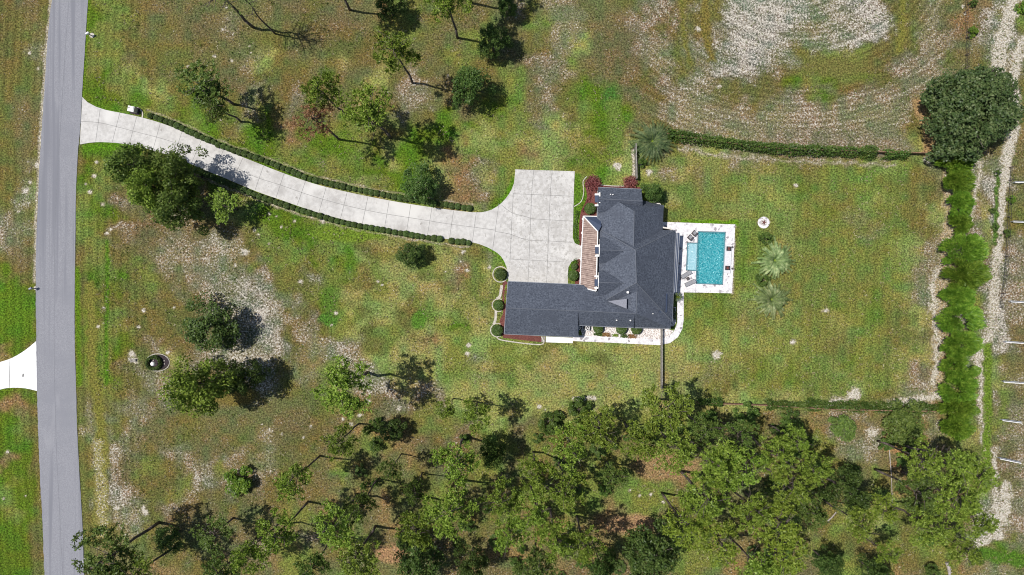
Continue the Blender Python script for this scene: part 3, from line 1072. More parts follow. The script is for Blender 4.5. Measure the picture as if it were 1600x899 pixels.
# west gable walls with windows
for (y0, y1, yr, h1, h2, xw) in ((299, 324, 311, 4.0, 5.4, 936.3), (374, 409, 391, 4.0, 6.2, 936.3), (426, 459, 442, 4.0, 6.2, 935)):
    def g(y, h):
        p = P(xw, y, 3.6)
        return (p.x, p.y, h)
    m_ = MB()
    k = [g(y0, 2.5), g(y1, 2.5), g(y1, h1), g(yr, h2), g(y0, h1)]
    n = 5
    m_.v = k + [(x + .3, y, z) for x, y, z in k]
    m_.f = [tuple(range(n)), tuple(range(2 * n - 1, n - 1, -1))] + [((i + 1) % n, i, n + i, n + (i + 1) % n) for i in range(n)]
    m_.build("gable_wall", M['white'], house)
    c = P(xw, yr, 3.6)
    MB().box((c.x - .10, c.y, 4.35), (.14, 1.5, 1.5)).build("window", M['glass'], house)
    f = MB()
    for s in (-1, 1):
        f.box((c.x - .14, c.y + s * .82, 4.35), (.24, .14, 1.78))
        f.box((c.x - .14, c.y, 4.35 + s * .82), (.24, 1.5, .14))
    f.build("window_frame", M['white'], house)
    a_, b_ = {311: (304, 321), 391: (384.8, 399.8), 442: (432, 450)}[yr]
    x0_ = {311: 929.5, 391: 930, 442: 929}[yr]
    MB().prism([P(x0_, yr - 5.5, 4.35), P(x0_, yr + 5.5, 4.35), P(x0_ + 8, yr + 5.5, 4.7), P(x0_ + 8, yr - 5.5, 4.7)], .2).build("window_canopy", M['blue_metal'], house)
    for yy in (a_, b_):
        MB().prism([P(x0_, yy - 1.3, 4.5), P(x0_, yy + 1.3, 4.5), P(x0_ + 6.5, yy + 1.3, 4.7), P(x0_ + 6.5, yy - 1.3, 4.7)], .35).build("cornice_return", M['white'], house)
# brown porch roof with raised seams, dark blue hip end
nw, ne, sw = P(911.5, 338, 2.7), P(935, 338.5, 2.7), P(906, 449, 2.7)
rn, rs = P(934, 362, 4.0), P(931.5, 455, 4.0)
mb = MB()
mb.v = [tuple(p) for p in (nw, sw, rs, rn)] + [(p.x, p.y, p.z - .12) for p in (nw, sw, rs, rn)]
mb.f = [(0, 1, 2, 3), (7, 6, 5, 4), (1, 0, 4, 5), (2, 1, 5, 6), (3, 2, 6, 7), (0, 3, 7, 4)]
porch = mb.build("porch_roof", M['brown_metal'], house)
mb = MB()
for i in range(1, 38):
    t_ = i / 38
    a = nw.lerp(sw, t_)
    b = P(934, 338.5, 4.0).lerp(rs, t_)
    d = (b - a)
    if b.y > rn.y:                       # seams that end on the hip line
        f_ = (nw.y - a.y) / max(1e-6, (nw.y - rn.y))
        b = a + d * min(1, f_)
    mb.tube(a + Vector((0, 0, .03)), b + Vector((0, 0, .03)), .045 + .02 * math.sin(i * 2.3), None, 4)
mb.build("roof_seam", speckled("dull_brown_seam", (.095, .060, .052), (.17, .115, .10), 1.5), porch)
mb = MB()
ne2 = P(940, 353, 4.0)
mb.prism([tuple(nw + Vector((.12, 0, .01))), tuple(rn + Vector((.1, 0, .01))), tuple(ne2), tuple(ne + Vector((.25, 0, .0)))], .12)
hipb = mb.build("porch_hip", M['blue_metal'], house)
mb = MB()
for i in range(1, 6):
    a = nw.lerp(ne, i / 6)
    b = nw.lerp(rn, i / 6)
    mb.tube(a + Vector((0, 0, .04)), b + Vector((0, 0, .04)), .03, .03, 4)
mb.build("roof_seam", M['dark'], hipb)
mb = MB()
for a, b in ((nw, rn), (nw, sw), (nw, ne), (sw, rs), (rn, rs)):
    mb.tube(a + Vector((0, 0, .02)), b + Vector((0, 0, .02)), .10, .10, 6)
mb.build("porch_trim", M['white'], house)
for t_ in (.02, .22, .42, .60, .80, .98):
    p = nw.lerp(sw, t_)
    MB().box((p.x + .25, p.y, 1.28), (.26, .26, 2.56)).box((p.x + .25, p.y, .15), (.4, .4, .3)).build("porch_column", M['white'], house)
MB().poly(W2([(914, 342), (934, 342), (931, 452), (909, 448)]), .12, .2).build("porch_floor", M['concrete'], house)
p = P(932.3, 395)
d_ = MB().box((p.x - .16, p.y, 1.1), (.08, 1.1, 2.2)).build("front_door", M['brown_wood'], house)
MB().ball((p.x - .24, p.y - .4, 1.05), .05, n=8, m=6).build("door_handle", M['gutter'], d_)
for i, x in enumerate((817, 845, 873)):
    p = P(x, 446)
    MB().box((p.x, p.y + .12, 1.15), (2.7, .08, 2.3), math.radians(-2.5)).build("garage_door", M['white'], house)
for x, y in ((1041, 380), (1040.5, 400), (1040, 420), (1039.5, 440)):
    p = P(x, y)
    f = MB().box((p.x + .28, p.y, 1.15), (.08, 1.9, 2.1)).build("window", M['glass'], house)
for x in (830, 870, 930, 955, 1010):
    p = P(x, 518 if x < 900 else 502.7)
    MB().box((p.x, p.y - (.15 if x < 900 else .2), 1.5), (1.3, .08, 1.2), math.radians(-2)).build("window", M['glass'], house)
# low patio cover along the pool side
q = [P(1054, 364, 2.7), P(1062, 365, 2.7), P(1057, 457, 2.7), P(1049, 457, 2.7)]
MB().prism([tuple(p) for p in (q[0], q[3], q[2], q[1])], .14).build("patio_cover", M['blue_metal'], house)
mb = MB()
for f_ in (.02, .36, .64, .98):
    a, b = q[0].lerp(q[1], f_), q[3].lerp(q[2], f_)
    mb.tube(a + Vector((0, 0, .03)), b + Vector((0, 0, .03)), .055 if f_ != .02 else .10, None, 5)
mb.build("patio_rib", M['gutter'], house)
for f_ in (.02, .33, .66, .98):
    p = q[1].lerp(q[2], f_)
    MB().box((p.x - .15, p.y, 1.27), (.18, .18, 2.54)).build("patio_post", M['white'], house)
# side porch ledge roof at the lower right corner
mb = MB()
mb.prism([tuple(P(1040.5, 459, 4.0)), tuple(P(1040, 487, 4.0)), tuple(P(1042.5, 487, 3.9)), tuple(P(1043, 459, 3.9))], .35)
mb.prism([tuple(P(1030, 486, 4.4)), tuple(P(1030, 488.5, 4.3)), tuple(P(1042, 488.5, 3.9)), tuple(P(1042, 486, 4.0))], .35)
mb.build("roof_curb", M['blue_metal'], house)

# air conditioners in the notch behind the garage
for x, y, lab in ((906.5, 512, "round-fan air conditioner in the roof notch, half under the garage eave"), (917, 512.5, "pale round-fan air conditioner beside the first clipped shrub of the gravel bed")):
    t = thing("air_conditioner", lab, "air conditioner", P(x, y, z=0), math.radians(-3), "outdoor air conditioners")
    MB().box((0, 0, .40), (.86, .86, .8)).build("case", M['gutter'], t)
    m_ = MB()
    for i in range(28):
        a, b = i * math.tau / 28, (i + 1) * math.tau / 28
        m_.tube((.38 * math.cos(a), .38 * math.sin(a), .84), (.38 * math.cos(b), .38 * math.sin(b), .84), .05, None, 5, False)
    m_.build("fan_ring", M['white'], t)
    m_ = MB()
    for i in range(3):
        a = i * math.tau / 3
        m_.box((.17 * math.cos(a), .17 * math.sin(a), .86), (.3, .09, .02), a)
    m_.disc((0, 0, .82), .08, .07, 10)
    m_.build("fan", M['white'], t)
    MB().disc((0, 0, .80), .36, .012, 20).build("grille", M['dark'], t)

# ------------------------------------------------------------------ planting beds (flat ground surfaces)
def bed(name, pts, mat, z, smooth=True):
    q = smooth_px(pts + [pts[0]], 4)[:-1] if smooth else pts
    return tag(MB().poly(W2(q), z, z + .03).build(name, mat), kind='structure')


def edging(pts, w=.16, name="bed_edging", z=.055):
    return tag(MB().strip(W2(smooth_px(pts, 2)), w, z).build(name, M['stone_edge']), kind='structure')


def ring(cx, cy, r, w=.17, a0=0, a1=360, z=.058, nm="bed_edging"):
    pts = [(cx + r * math.cos(math.radians(a)), cy + r * math.sin(math.radians(a))) for a in range(a0, a1 + 1, 12)]
    return tag(MB().strip(W2(pts), w, z).build(nm, M['stone_edge']), kind='structure')


bed("mulch_bed", [(785, 443), (794, 443), (793, 520), (782, 522), (781, 500), (786, 490), (785, 460)], M['mulch_red'], .040)
bed("mulch_bed", [(785, 519), (846, 526), (846, 535), (786, 528)], M['mulch_red'], .045, False)
edging([(784, 446), (781, 463), (776, 467)], .5)
edging([(775, 486), (774, 500), (771, 507)], .45)
edging([(776, 526), (786, 532), (845, 538.5), (846, 526)], .20)
ring(782, 429, 12, .17)
ring(779, 477, 10, .16, 60, 300)
ring(777, 516, 10.5, .16, 60, 300)
bed("mulch_bed", [(914, 289), (922, 276), (932, 284), (945, 290), (1002, 293), (1002, 300), (938, 300), (932, 305), (934, 338), (913, 340), (911, 395), (905, 384), (905, 350), (908, 330), (917, 310)], M['mulch_red'], .043)
edging([(917, 276), (911, 284), (912, 300), (908, 315), (897, 323)], .14)
edging([(935, 289), (960, 291), (985, 291)], .15)
bed("mulch_bed", [(901, 405), (912, 405), (912, 446), (898, 446)], M['mulch_red'], .046, False)
bed("gravel_bed", [(905, 505), (1040, 510), (1052, 510), (1056, 505), (1056, 480), (1050, 480), (1045, 500), (1045, 515), (1053, 517), (1043, 527), (1030, 530), (910, 525)], M['gravel'], .052, False)
ring(934, 513, 9.5, .12, z=.06)
ring(970, 514, 10, .12, z=.06)
ring(993, 514, 10.5, .12, z=.06)
mb = MB().poly(W2([(846, 526), (852, 526), (852, 535), (846, 535)]), .05)
tag(mb.build("green_utility_pad", M['vine'] if 'vine' in M else M['grey_wood']), kind='structure')

# ------------------------------------------------------------------ shrub and tree makers
MESH = {}


def boxball(seed, r=.5, n=900, leaf=.10, kind='box', squash=.9):
    rng = np.random.RandomState(seed)
    d = unit(rng.normal(size=(n, 3)))
    d[:, 2] = np.where(d[:, 2] < -.3, -d[:, 2], d[:, 2])
    d = unit(d)
    p = d * r * rng.uniform(.88, 1.04, (n, 1))
    p[:, 2] = p[:, 2] * squash + r * squash
    return quad_mesh("foliage", leaves(rng, p, leaf * 1.5, leaf, .2, d))


def core_ball(r, squash=.9, k=.86):
    return MB().ball((0, 0, r * squash), r * k, 1, 1, squash, 12, 8).mesh("core", True)


M['core'] = speckled("shaded_twigs", (.022, .035, .012), (.045, .06, .02), 5)


def core_leaf(mat_key):
    return LEAF[mat_key]


for k in range(4):
    me = boxball(100 + k)
    me.materials.append(LEAF['box'])
    MESH['box', k] = me
me = core_ball(.5)
me.materials.append(LEAF['box'])
MESH['boxcore'] = me


def box_shrub(px, py, r_px, label, group, k=0, name="boxwood_shrub"):
    t = thing(name, label, "shrub", P(px, py), random.Random(px * 7 + py).uniform(0, 6), group)
    s = r_px * S / .5
    t.scale = (s, s, s * .95)
    a = link("foliage", MESH['box', k % 4], None, t)
    b = link("inner_foliage", MESH['boxcore'], None, t)
    return t


rnd = random.Random(3)
for pts, where, grp in ((N_HEDGE, "small clipped boxwood ball in the row along the upper edge of the long driveway", "boxwood balls in the row along the upper driveway edge"),
                        (S_HEDGE, "small clipped boxwood ball in the row along the lower edge of the long driveway", "boxwood balls in the row along the lower driveway edge")):
    q = smooth_px(pts, 1.0)
    acc, last, i = 0, q[0], 0
    for p in q:
        acc += math.hypot(p[0] - last[0], p[1] - last[1])
        last = p
        if acc >= 8.35:
            acc = 0
            i += 1
            if grp.endswith("lower driveway edge") and 46 <= i <= 46:
                continue
            box_shrub(p[0] + rnd.uniform(-.5, .5), p[1] + rnd.uniform(-.5, .5), rnd.uniform(4.0, 5.1), where, grp, i)
for x, y, r, lab in ((782, 429, 8.5, "round clipped shrub in a pale stone ring at the driveway's corner with the garage"), (779, 477, 7.5, "round clipped shrub halfway down the garage's outer wall"),
                     (777, 516, 8.5, "round clipped shrub at the garage's lower outer corner"), (921, 327, 8.5, "olive clipped ball shrub above the pointed end of the brown porch roof"),
                     (895, 431, 8, "olive clipped ball shrub between garage roof and brown porch roof"), (934, 513, 7.5, "clipped shrub nearest the air conditioners in the gravel bed"),
                     (970, 514, 7.8, "middle clipped shrub of three in the gravel bed behind the house"), (993, 514, 8, "clipped shrub furthest from the air conditioners in the gravel bed"),
                     (897, 417, 5, "small green shrub just above the olive ball by the porch")):
    box_shrub(x, y, r, lab, None, int(x) % 4, "clipped_shrub")


def foliage_strip(name, label, cat, pts, w_px, h, kind, dens=26, leaf=(.34, .16), seed=1, parent=None, group=None, irregular=.5):
    """low leafy mass following a polyline"""
    rng = np.random.RandomState(seed)
    q = smooth_px(pts, 2.0)
    w = w_px * S
    P0 = []
    for i in range(len(q) - 1):
        c = P(*q[i])
        m = max(1, int(dens * 5 * S * w))
        ang = rng.uniform(0, math.pi, m)
        ww = w / 2 * (1 + irregular * (vnoise(np.array([i * 1.0]), np.array([seed * 3.0]), 5, seed)[0] - .5) * 2)
        d = Vector(q[i + 1]) - Vector(q[i])
        d.normalize()
        nrm = np.array([-d.y, -d.x])
        rr = rng.uniform(.5, 1.05, m)
        off = np.cos(ang) * ww * rr
        z = np.sin(ang) * h * rr
        along = rng.uniform(-.3, .3, m)
        P0.append(np.stack([c.x + nrm[0] * off + d.x * along, c.y + nrm[1] * off - d.y * along, z], 1))
    P0 = np.concatenate(P0)
    o0 = P0.mean(0)
    o0[2] = 0
    me = quad_mesh(name, leaves(rng, P0 - o0, leaf[0], leaf[1], .5))
    o = link(name, me, LEAF[kind], parent)
    o.location = o0
    if parent is None:
        tag(o, label, cat, group)
    return o


foliage_strip("low_hedge", "low green hedge strip between the parking court and red mulch by the porch", "hedge", [(902, 333), (899, 355), (900, 372), (904, 381)], 6, .5, 'vine', 60, (.2, .12), 5)
foliage_strip("low_hedge", "narrow yellow-green hedge against the garage's outer wall", "hedge", [(792, 446), (790, 462), (790, 474)], 4, .7, 'yellow', 60, (.2, .12), 6)
foliage_strip("low_hedge", "clipped green shrub strip above the small shrub by the porch", "hedge", [(900, 408), (897, 412)], 9, .8, 'vine', 60, (.2, .12), 7)
foliage_strip("side_shrub", "long green shrub against the house's lower right wall, inside the curved path", "shrub", [(1050.5, 481), (1052.5, 490), (1051.5, 499)], 7.5, 1.0, 'box', 90, (.2, .12), 8)
for i, (x, y, w) in enumerate(((936, 522.5, 13), (948, 523, 10), (962, 524, 7), (976, 525, 9), (988, 525.5, 10))):
    foliage_strip("flowering_plant", ["low green mound at the start of the flower row by the air conditioners", "rusty orange plant second in the flower row of the gravel bed", "greenish plant in the middle of the flower row of the gravel bed",
                  "olive plant fourth in the flower row of the gravel bed", "orange-brown plant ending the flower row of the gravel bed"][i], "plant", [(x - w / 2, y), (x + w / 2, y + .4)], 5.5, .45, ('vine', 'orange', 'yellow', 'vine', 'orange')[i], 170, (.18, .1), 20 + i)
foliage_strip("red_groundcover", "burgundy low planting along the house's upper wall", "plants", [(938, 294.5), (960, 294), (985, 293.5)], 5, .4, 'red', 110, (.2, .12), 9)


def canopy(rng, r, h0, h1, clumps, per, leaf, up=.5, flat=.6, cs=(.17, .30)):
    """broadleaf crown: overlapping leaf clumps through the crown's volume"""
    P0, O = [], []
    ph = rng.uniform(0, 6.28)
    for i in range(clumps):
        a = rng.uniform(0, 2 * math.pi)
        u = math.sqrt(rng.uniform(0, 1)) * .82 * (1 + .16 * math.sin(2 * a + ph) + .12 * math.sin(3 * a + 2 * ph) + .08 * math.sin(5 * a + 3 * ph))
        zz = h0 + (h1 - h0) * (rng.uniform(.25, 1.0) * math.sqrt(max(.02, 1 - u * u)) + .02)
        c = np.array([u * r * math.cos(a), u * r * math.sin(a), zz])
        cr = r * rng.uniform(*cs)
        p, d = ball_points(rng, per, (cr, cr, cr * flat), .55)
        P0.append(c + p)
        O.append(d)
    P0 = np.concatenate(P0)
    O = np.concatenate(O)
    return leaves(rng, P0, leaf[0], leaf[1], up, O * .6)


def trunk_mesh(rng, H_, r0, bends, limbs, crown_r, z0, z1, lean=.0):
    m_ = MB()
    pts = [Vector((0, 0, -.1))]
    for i in range(1, bends + 1):
        z = H_ * i / bends
        pts.append(Vector((rng.normal() * .12 * i ** .5 + lean * z, rng.normal() * .12 * i ** .5, z)))
    m_.path(pts, r0, r0 * .3, 8)
    for i in range(limbs):
        z = z0 + (z1 - z0) * rng.uniform(0, 1)
        a = rng.uniform(0, 2 * math.pi)
        t = min(bends - 1, int(z / H_ * bends))
        f = z / H_ * bends - t
        s = pts[t].lerp(pts[t + 1], min(1, f))
        L_ = crown_r * rng.uniform(.5, .95)
        e1 = s + Vector((math.cos(a) * L_ * .5, math.sin(a) * L_ * .5, L_ * .22))
        a += rng.normal() * .3
        e2 = e1 + Vector((math.cos(a) * L_ * .5, math.sin(a) * L_ * .5, L_ * .25))
        m_.path([s, e1, e2], r0 * .32, r0 * .08, 5)
    return m_.mesh("trunk", True)


PINE_R, PINE_H = 4.4, 20.0
for kind in ('pine', 'pine_dark', 'rust', 'yellow'):
    for k in range(6 if kind == 'pine' else (4 if kind == 'pine_dark' else 1)):
        rng = np.random.RandomState(hash_ := (11 + k * 17 + len(kind) * 5))
        C0 = []
        nb = rng.randint(11, 15)
        for i in range(nb):
            a = i * 2.4 + rng.uniform(-.5, .5)
            u = rng.uniform(.12, 1) ** .7 * .86
            z = 14.2 + rng.uniform(0, 1) * 4.4 * (1 - u * .55)
            c = np.array([math.cos(a) * u * PINE_R, math.sin(a) * u * PINE_R, z])
            m = rng.randint(15, 21)
            p, _ = ball_points(rng, m, (1.65, 1.65, .5))
            C0.append(c + p)
        p, _ = ball_points(rng, 24, (1.5, 1.5, .8))
        C0.append(np.array([0, 0, 18.9]) + p)
        C0 = np.concatenate(C0)
        dens = .55 if kind == 'rust' else 1
        C0 = C0[rng.uniform(size=len(C0)) < dens]
        me = quad_mesh("crown", tufts(rng, C0, 13, .44, .15, .30))
        me.materials.append(LEAF[kind])
        MESH[kind, k] = me
for k in range(4):
    rng = np.random.RandomState(61 + k)
    me = trunk_mesh(rng, PINE_H * .95, .27, 5, 16, PINE_R * .9, 12.0, 18.0)
    me.materials.append(M['bark'])
    MESH['pine_trunk', k] = me
for k in range(5):
    rng = np.random.RandomState(31 + k)
    me = quad_mesh("crown", canopy(rng, 4.6, 2.0, 8.4, 58, 125, (.34, .20)))
    me.materials.append(LEAF['oak'])
    MESH['oak', k] = me
    me = trunk_mesh(rng, 6.6, .30, 3, 9, 3.6, 2.0, 6.2)
    me.materials.append(M['bark'])
    MESH['oak_trunk', k] = me
for k in range(4):
    rng = np.random.RandomState(81 + k)
    me = quad_mesh("foliage", canopy(rng, 2.3, .2, 3.2, 26, 120, (.26, .15)))
    me.materials.append(LEAF['vine'])
    MESH['bush', k] = me
    me = trunk_mesh(rng, 2.2, .10, 2, 7, 1.8, .3, 2.0)
    me.materials.append(M['bark'])
    MESH['bush_trunk', k] = me
for k in range(5):
    for kd, lf in (('mound', 'pine'), ('mound_dark', 'mid')):
        MESH[kd, k] = MESH['oak', k].copy()
        MESH[kd, k].materials.clear()
        MESH[kd, k].materials.append(LEAF[lf])
MESH['bush_b', 0] = MESH['bush', 0].copy()
MESH['bush_b', 0].materials.clear()
MESH['bush_b', 0].materials.append(LEAF['bamboo'])

ti = [0]


def tree(kind, cx, cy, r_px, m_h, label, group=None, cat="tree", name=None):
    """tree whose crown centre, m_h metres up, is seen at pixel (cx,cy)"""
    ti[0] += 1
    k = ti[0]
    rs = random.Random(k * 13)
    base = P(cx, cy, m_h, z=0)
    rm = r_px * S * (1 - m_h / H)
    if kind in ('pine', 'pine_dark', 'rust', 'yellow'):
        nv = {'pine': 6, 'pine_dark': 4}.get(kind, 1)
        t = thing(name or ("dead_pine_tree" if kind == 'rust' else "pine_tree"), label, cat, base, rs.uniform(0, 6.28), group)
        t.scale = (rm / 4.1, rm / 4.1, m_h / (PINE_H * .82))
        link("trunk", MESH['pine_trunk', k % 4], None, t)
        link("crown", MESH[kind, k % nv], None, t)
    elif kind in ('oak', 'mound', 'mound_dark'):
        t = thing(name or ("oak_tree" if kind == 'oak' else "leafy_tree"), label, cat, base, rs.uniform(0, 6.28), group)
        t.scale = (rm / 4.2, rm / 4.2, m_h / 6.0)
        link("trunk", MESH['oak_trunk', k % 5], None, t)
        link("crown", MESH[kind, k % 5], None, t)
    else:
        t = thing(name or "bush", label, "bush" if cat == "tree" else cat, base, rs.uniform(0, 6.28), group)
        t.scale = (rm / 2.3, rm / 2.3, m_h / 2.0)
        link("stems", MESH['bush_trunk', k % 4], None, t)
        link("foliage", MESH['bush_b', 0] if kind == 'bush_b' else MESH['bush', k % 4], None, t)
    return t


# ---- front lawn, upper part
tree('pine_dark', 318, 132, 38, 12, "dark pine left of its twin, above the driveway's first bend", name=None)
tree('pine_dark', 335, 165, 28, 11, "smaller dark pine just below the big one above the driveway's first bend")
tree('pine', 502, 140, 30, 18, "slender green pine with a long bare trunk above the rust-coloured dead tree")
tree('rust', 488, 182, 32, 16.5, "dead pine with rust-coloured needles above the driveway")
tree('pine', 578, 175, 42, 18, "broad yellow-green pine straight above the dark round tree by the driveway")
tree('pine', 618, 75, 34, 18, "yellow-green pine with an angled bare trunk, upper middle of the front lawn")
tree('oak', 735, 130, 31, 7, "round dense tree in the upper lawn, lower one of the two near the sandy field")
tree('oak', 770, 60, 25, 6, "round dense tree near the photo's top edge, right of a bare pine trunk")
tree('pine', 700, -8, 36, 18, "pine cut by the photo's top edge whose bare trunk points at the upper round tree")
tree('pine', 500, -64, 36, 19, "pine out of view above the photo, its shadow falling in at the top edge")
tree('oak', 606, 4, 22, 6, "dark dense tree cut by the photo's top edge, left of centre")
tree('pine', 725, -72, 36, 18, "pine above the photo's top edge right of the cut pine, only its shadow in view")
tree('oak', 792, 6, 16, 5, "small dark tree cut by the photo's top edge beside the sandy field")
tree('oak', 654, 287, 30, 5, "dark round tree touching the upper boxwood row midway along the driveway", name="round_tree")
tree('oak', 641, 397, 21, 4, "dark two-lobed small tree below the driveway's second half", name="round_tree")
# bare leaning pines
for x, y, hh, lab in ((396, 43, 21, "nearly bare tall pine whose thick trunk crosses the photo's top left"), (430, 53, 19, "thin bare pine trunk right beside the thick bare one at the top")):
    rng = np.random.RandomState(int(x))
    t = thing("bare_pine_tree", lab, "tree", P(x, y), 0)
    me = trunk_mesh(rng, hh, .27 if hh > 20 else .16, 6, 26 if hh > 20 else 6, 4.5, hh * .5, hh * .95)
    link("trunk", me, M['bark'], t)
    C0, _ = ball_points(rng, 36, (3.6, 3.6, 2.5))
    me = quad_mesh("crown", tufts(rng, C0 + np.array([0, 0, hh * .8]), 9, .5, .06))
    link("crown", me, LEAF['pine_dark'], t)
# ---- big tree group left of the driveway
tree('mound_dark', 203, 258, 40, 10, "dark outer tree of the big group by the driveway entrance, closest to the road")
tree('mound_dark', 272, 262, 38, 10, "dense tree of the big group leaning over the driveway's lower edge")
tree('mound', 234, 292, 40, 11, "lighter green tree in the middle of the big group by the driveway entrance")
tree('mound_dark', 268, 318, 42, 10, "lowest tree of the big group by the driveway entrance")
tree('pine', 345, 320, 26, 7, "low airy tree at the shaded right side of the big driveway group")
# ---- middle left lawn
tree('oak', 322, 510, 43, 6, "round dark green tree alone in the sandy middle of the front lawn", name="round_tree")
tree('mound', 300, 604, 50, 13, "yellow-green pine beside the round planter in the front lawn")
tree('oak', 374, 590, 29, 8, "dark dense tree tucked against the yellow-green pine near the round planter")
tree('bush_b', 368, 755, 27, 2, "bright green sprawling bush alone in the lower front lawn")
tree('oak', 612, 674, 20, 4, "dark round bush-like tree in the gap above the lower grove", name="round_tree")
tree('bush', 574, 673, 9, 2, "very small dark bush left of the dark round tree above the grove")
tree('pine', 535, 605, 44, 18, "broad yellow-green pine at the edge of the sandy patch, lower middle lawn")
tree('oak', 258, 846, 22, 5, "round dense bush-like tree at a leaning trunk, lower left", name="round_tree")
tree('pine_dark', 165, 872, 46, 16, "dull green pine at the lower left beside the road")
tree('pine', 205, 905, 34, 15, "pine cut by the bottom edge nearest the road")
# ---- back garden and right edge
tree('oak', 1020, 301, 17, 4.0, "glossy round tree against the house's upper right corner", name="round_tree")
tree('bush', 1004, 252, 9, 1.2, "small dark bush under the big palm by the pale fence")
tree('bush', 1197, 373, 12, 1.3, "dark spiky bush above the two palms in the back lawn")
tree('bush', 1193, 437, 13, 1.2, "dark bush between the two palms in the back lawn")
tree('mound_dark', 1320, 669, 21, 2.2, name='round_bush', cat='bush', label= "smaller dark round bush below the lower fence, left of the larger one")
tree('mound_dark', 1416, 664, 36, 3.0, name='round_bush', cat='bush', label= "larger round bush below the lower fence near the hedge's end")
rng = np.random.RandomState(7)
t = thing("oak_tree", "very large dense oak at the upper right beside the farm track", "tree", P(1524, 172, 7, z=0))
me = quad_mesh("crown", canopy(rng, 9.0, 2.0, 11.0, 300, 120, (.46, .28), .5, .6, (.10, .19)))
link("crown", me, LEAF['oak_dull'], t)
link("trunk", trunk_mesh(rng, 8.0, .5, 4, 30, 8.0, 2.5, 6.5), M['bark'], t)

# rows of tall hedge trees at the right
HED = [(1494, 250, 27, 20, 3.5), (1496, 283, 21, 22, 3.2), (1498, 318, 18, 22, 3), (1498, 349, 15, 16, 2.6), (1508, 392, 36, 27, 4.2), (1508, 428, 35, 26, 4.2),
       (1497, 461, 24, 17, 3.5), (1500, 500, 33, 26, 4), (1500, 537, 28, 22, 3.8), (1501, 572, 28, 22, 3.8), (1499, 608, 28, 24, 3.8), (1497, 640, 26, 20, 3.5), (1495, 668, 22, 18, 3.2)]
ORD = ["topmost", "second", "third", "fourth", "fifth", "sixth", "seventh", "eighth", "ninth", "tenth", "eleventh", "twelfth", "lowest"]
for i, (x, y, rx, ry, h) in enumerate(HED):
    rng = np.random.RandomState(200 + i)
    t = thing("hedge_tree", f"bright green feathery hedge tree, {ORD[i]} from the top of the row at the right", "hedge tree", P(x, y, h * .6, z=0), 0, "feathery trees in the tall row at the right")
    P0 = []
    for j in range(30):
        a = rng.uniform(0, 6.28)
        u = math.sqrt(rng.uniform(0, 1)) * .92
        c = np.array([u * rx * S * math.cos(a), u * ry * S * math.sin(a), h * (.35 + .6 * rng.uniform(.3, 1) * math.sqrt(1 - u * u))])
        m = 190
        d = unit(rng.normal(size=(m, 3)))
        d[:, 2] = np.abs(d[:, 2])
        P0.append(c + d * rng.uniform(.3, 1.15, (m, 1)) * np.array([rx * S * .27, ry * S * .27, .7]))
    P0 = np.concatenate(P0)
    dd = unit(P0 * np.array([1, 1, .5]) + rng.normal(size=P0.shape) * .9 + np.array([0, 0, .3]))
    ss = unit(np.cross(dd, rng.normal(size=P0.shape) * .5 + np.array([0, 0, 1])))
    ll = rng.uniform(.35, .8, (len(P0), 1))
    me = quad_mesh("foliage", np.stack([P0 - ss * .05, P0 + ss * .05, P0 + dd * ll + ss * .07, P0 + dd * ll - ss * .07], 1))
    link("foliage", me, LEAF['bamboo'], t)
    t.scale = (.93, .84, 1)
    m_ = MB()
    for j in range(7):
        a = rng.uniform(0, 6.28)
        m_.tube((.2 * math.cos(a), .2 * math.sin(a), 0), (rx * S * .6 * math.cos(a), ry * S * .6 * math.sin(a), h * .75), .06, .02, 5)
    link("stems", m_.mesh("stems"), M['bark'], t)

# small scrub by the track
for i, (x, y, r, lab) in enumerate(((1520, 50, 10, "yellow-green scrub bush left of the upper farm track"), (1522, 4, 7, "small scrub bush at the top edge left of the farm track"), (1598, 10, 12, "bush cut by the photo's top right corner"),
        (1583, 312, 8, "scrub bush right of the pale track below the first white rail"), (1556, 355, 7, "scrub bush left of the pale track opposite the second white rail"), (1574, 365, 8, "scrub bush between the track and the field below the second white rail"),
        (1560, 270, 5, "tiny scrub bush on the track's middle strip"), (1553, 330, 6, "tiny scrub bush on the track's left side"), (1178, 862, 12, "bush under the pines at the grove's lower middle"))):
    tree('bush_b' if i in (0, 2, 3) else 'bush', x, y, r, .8, lab)

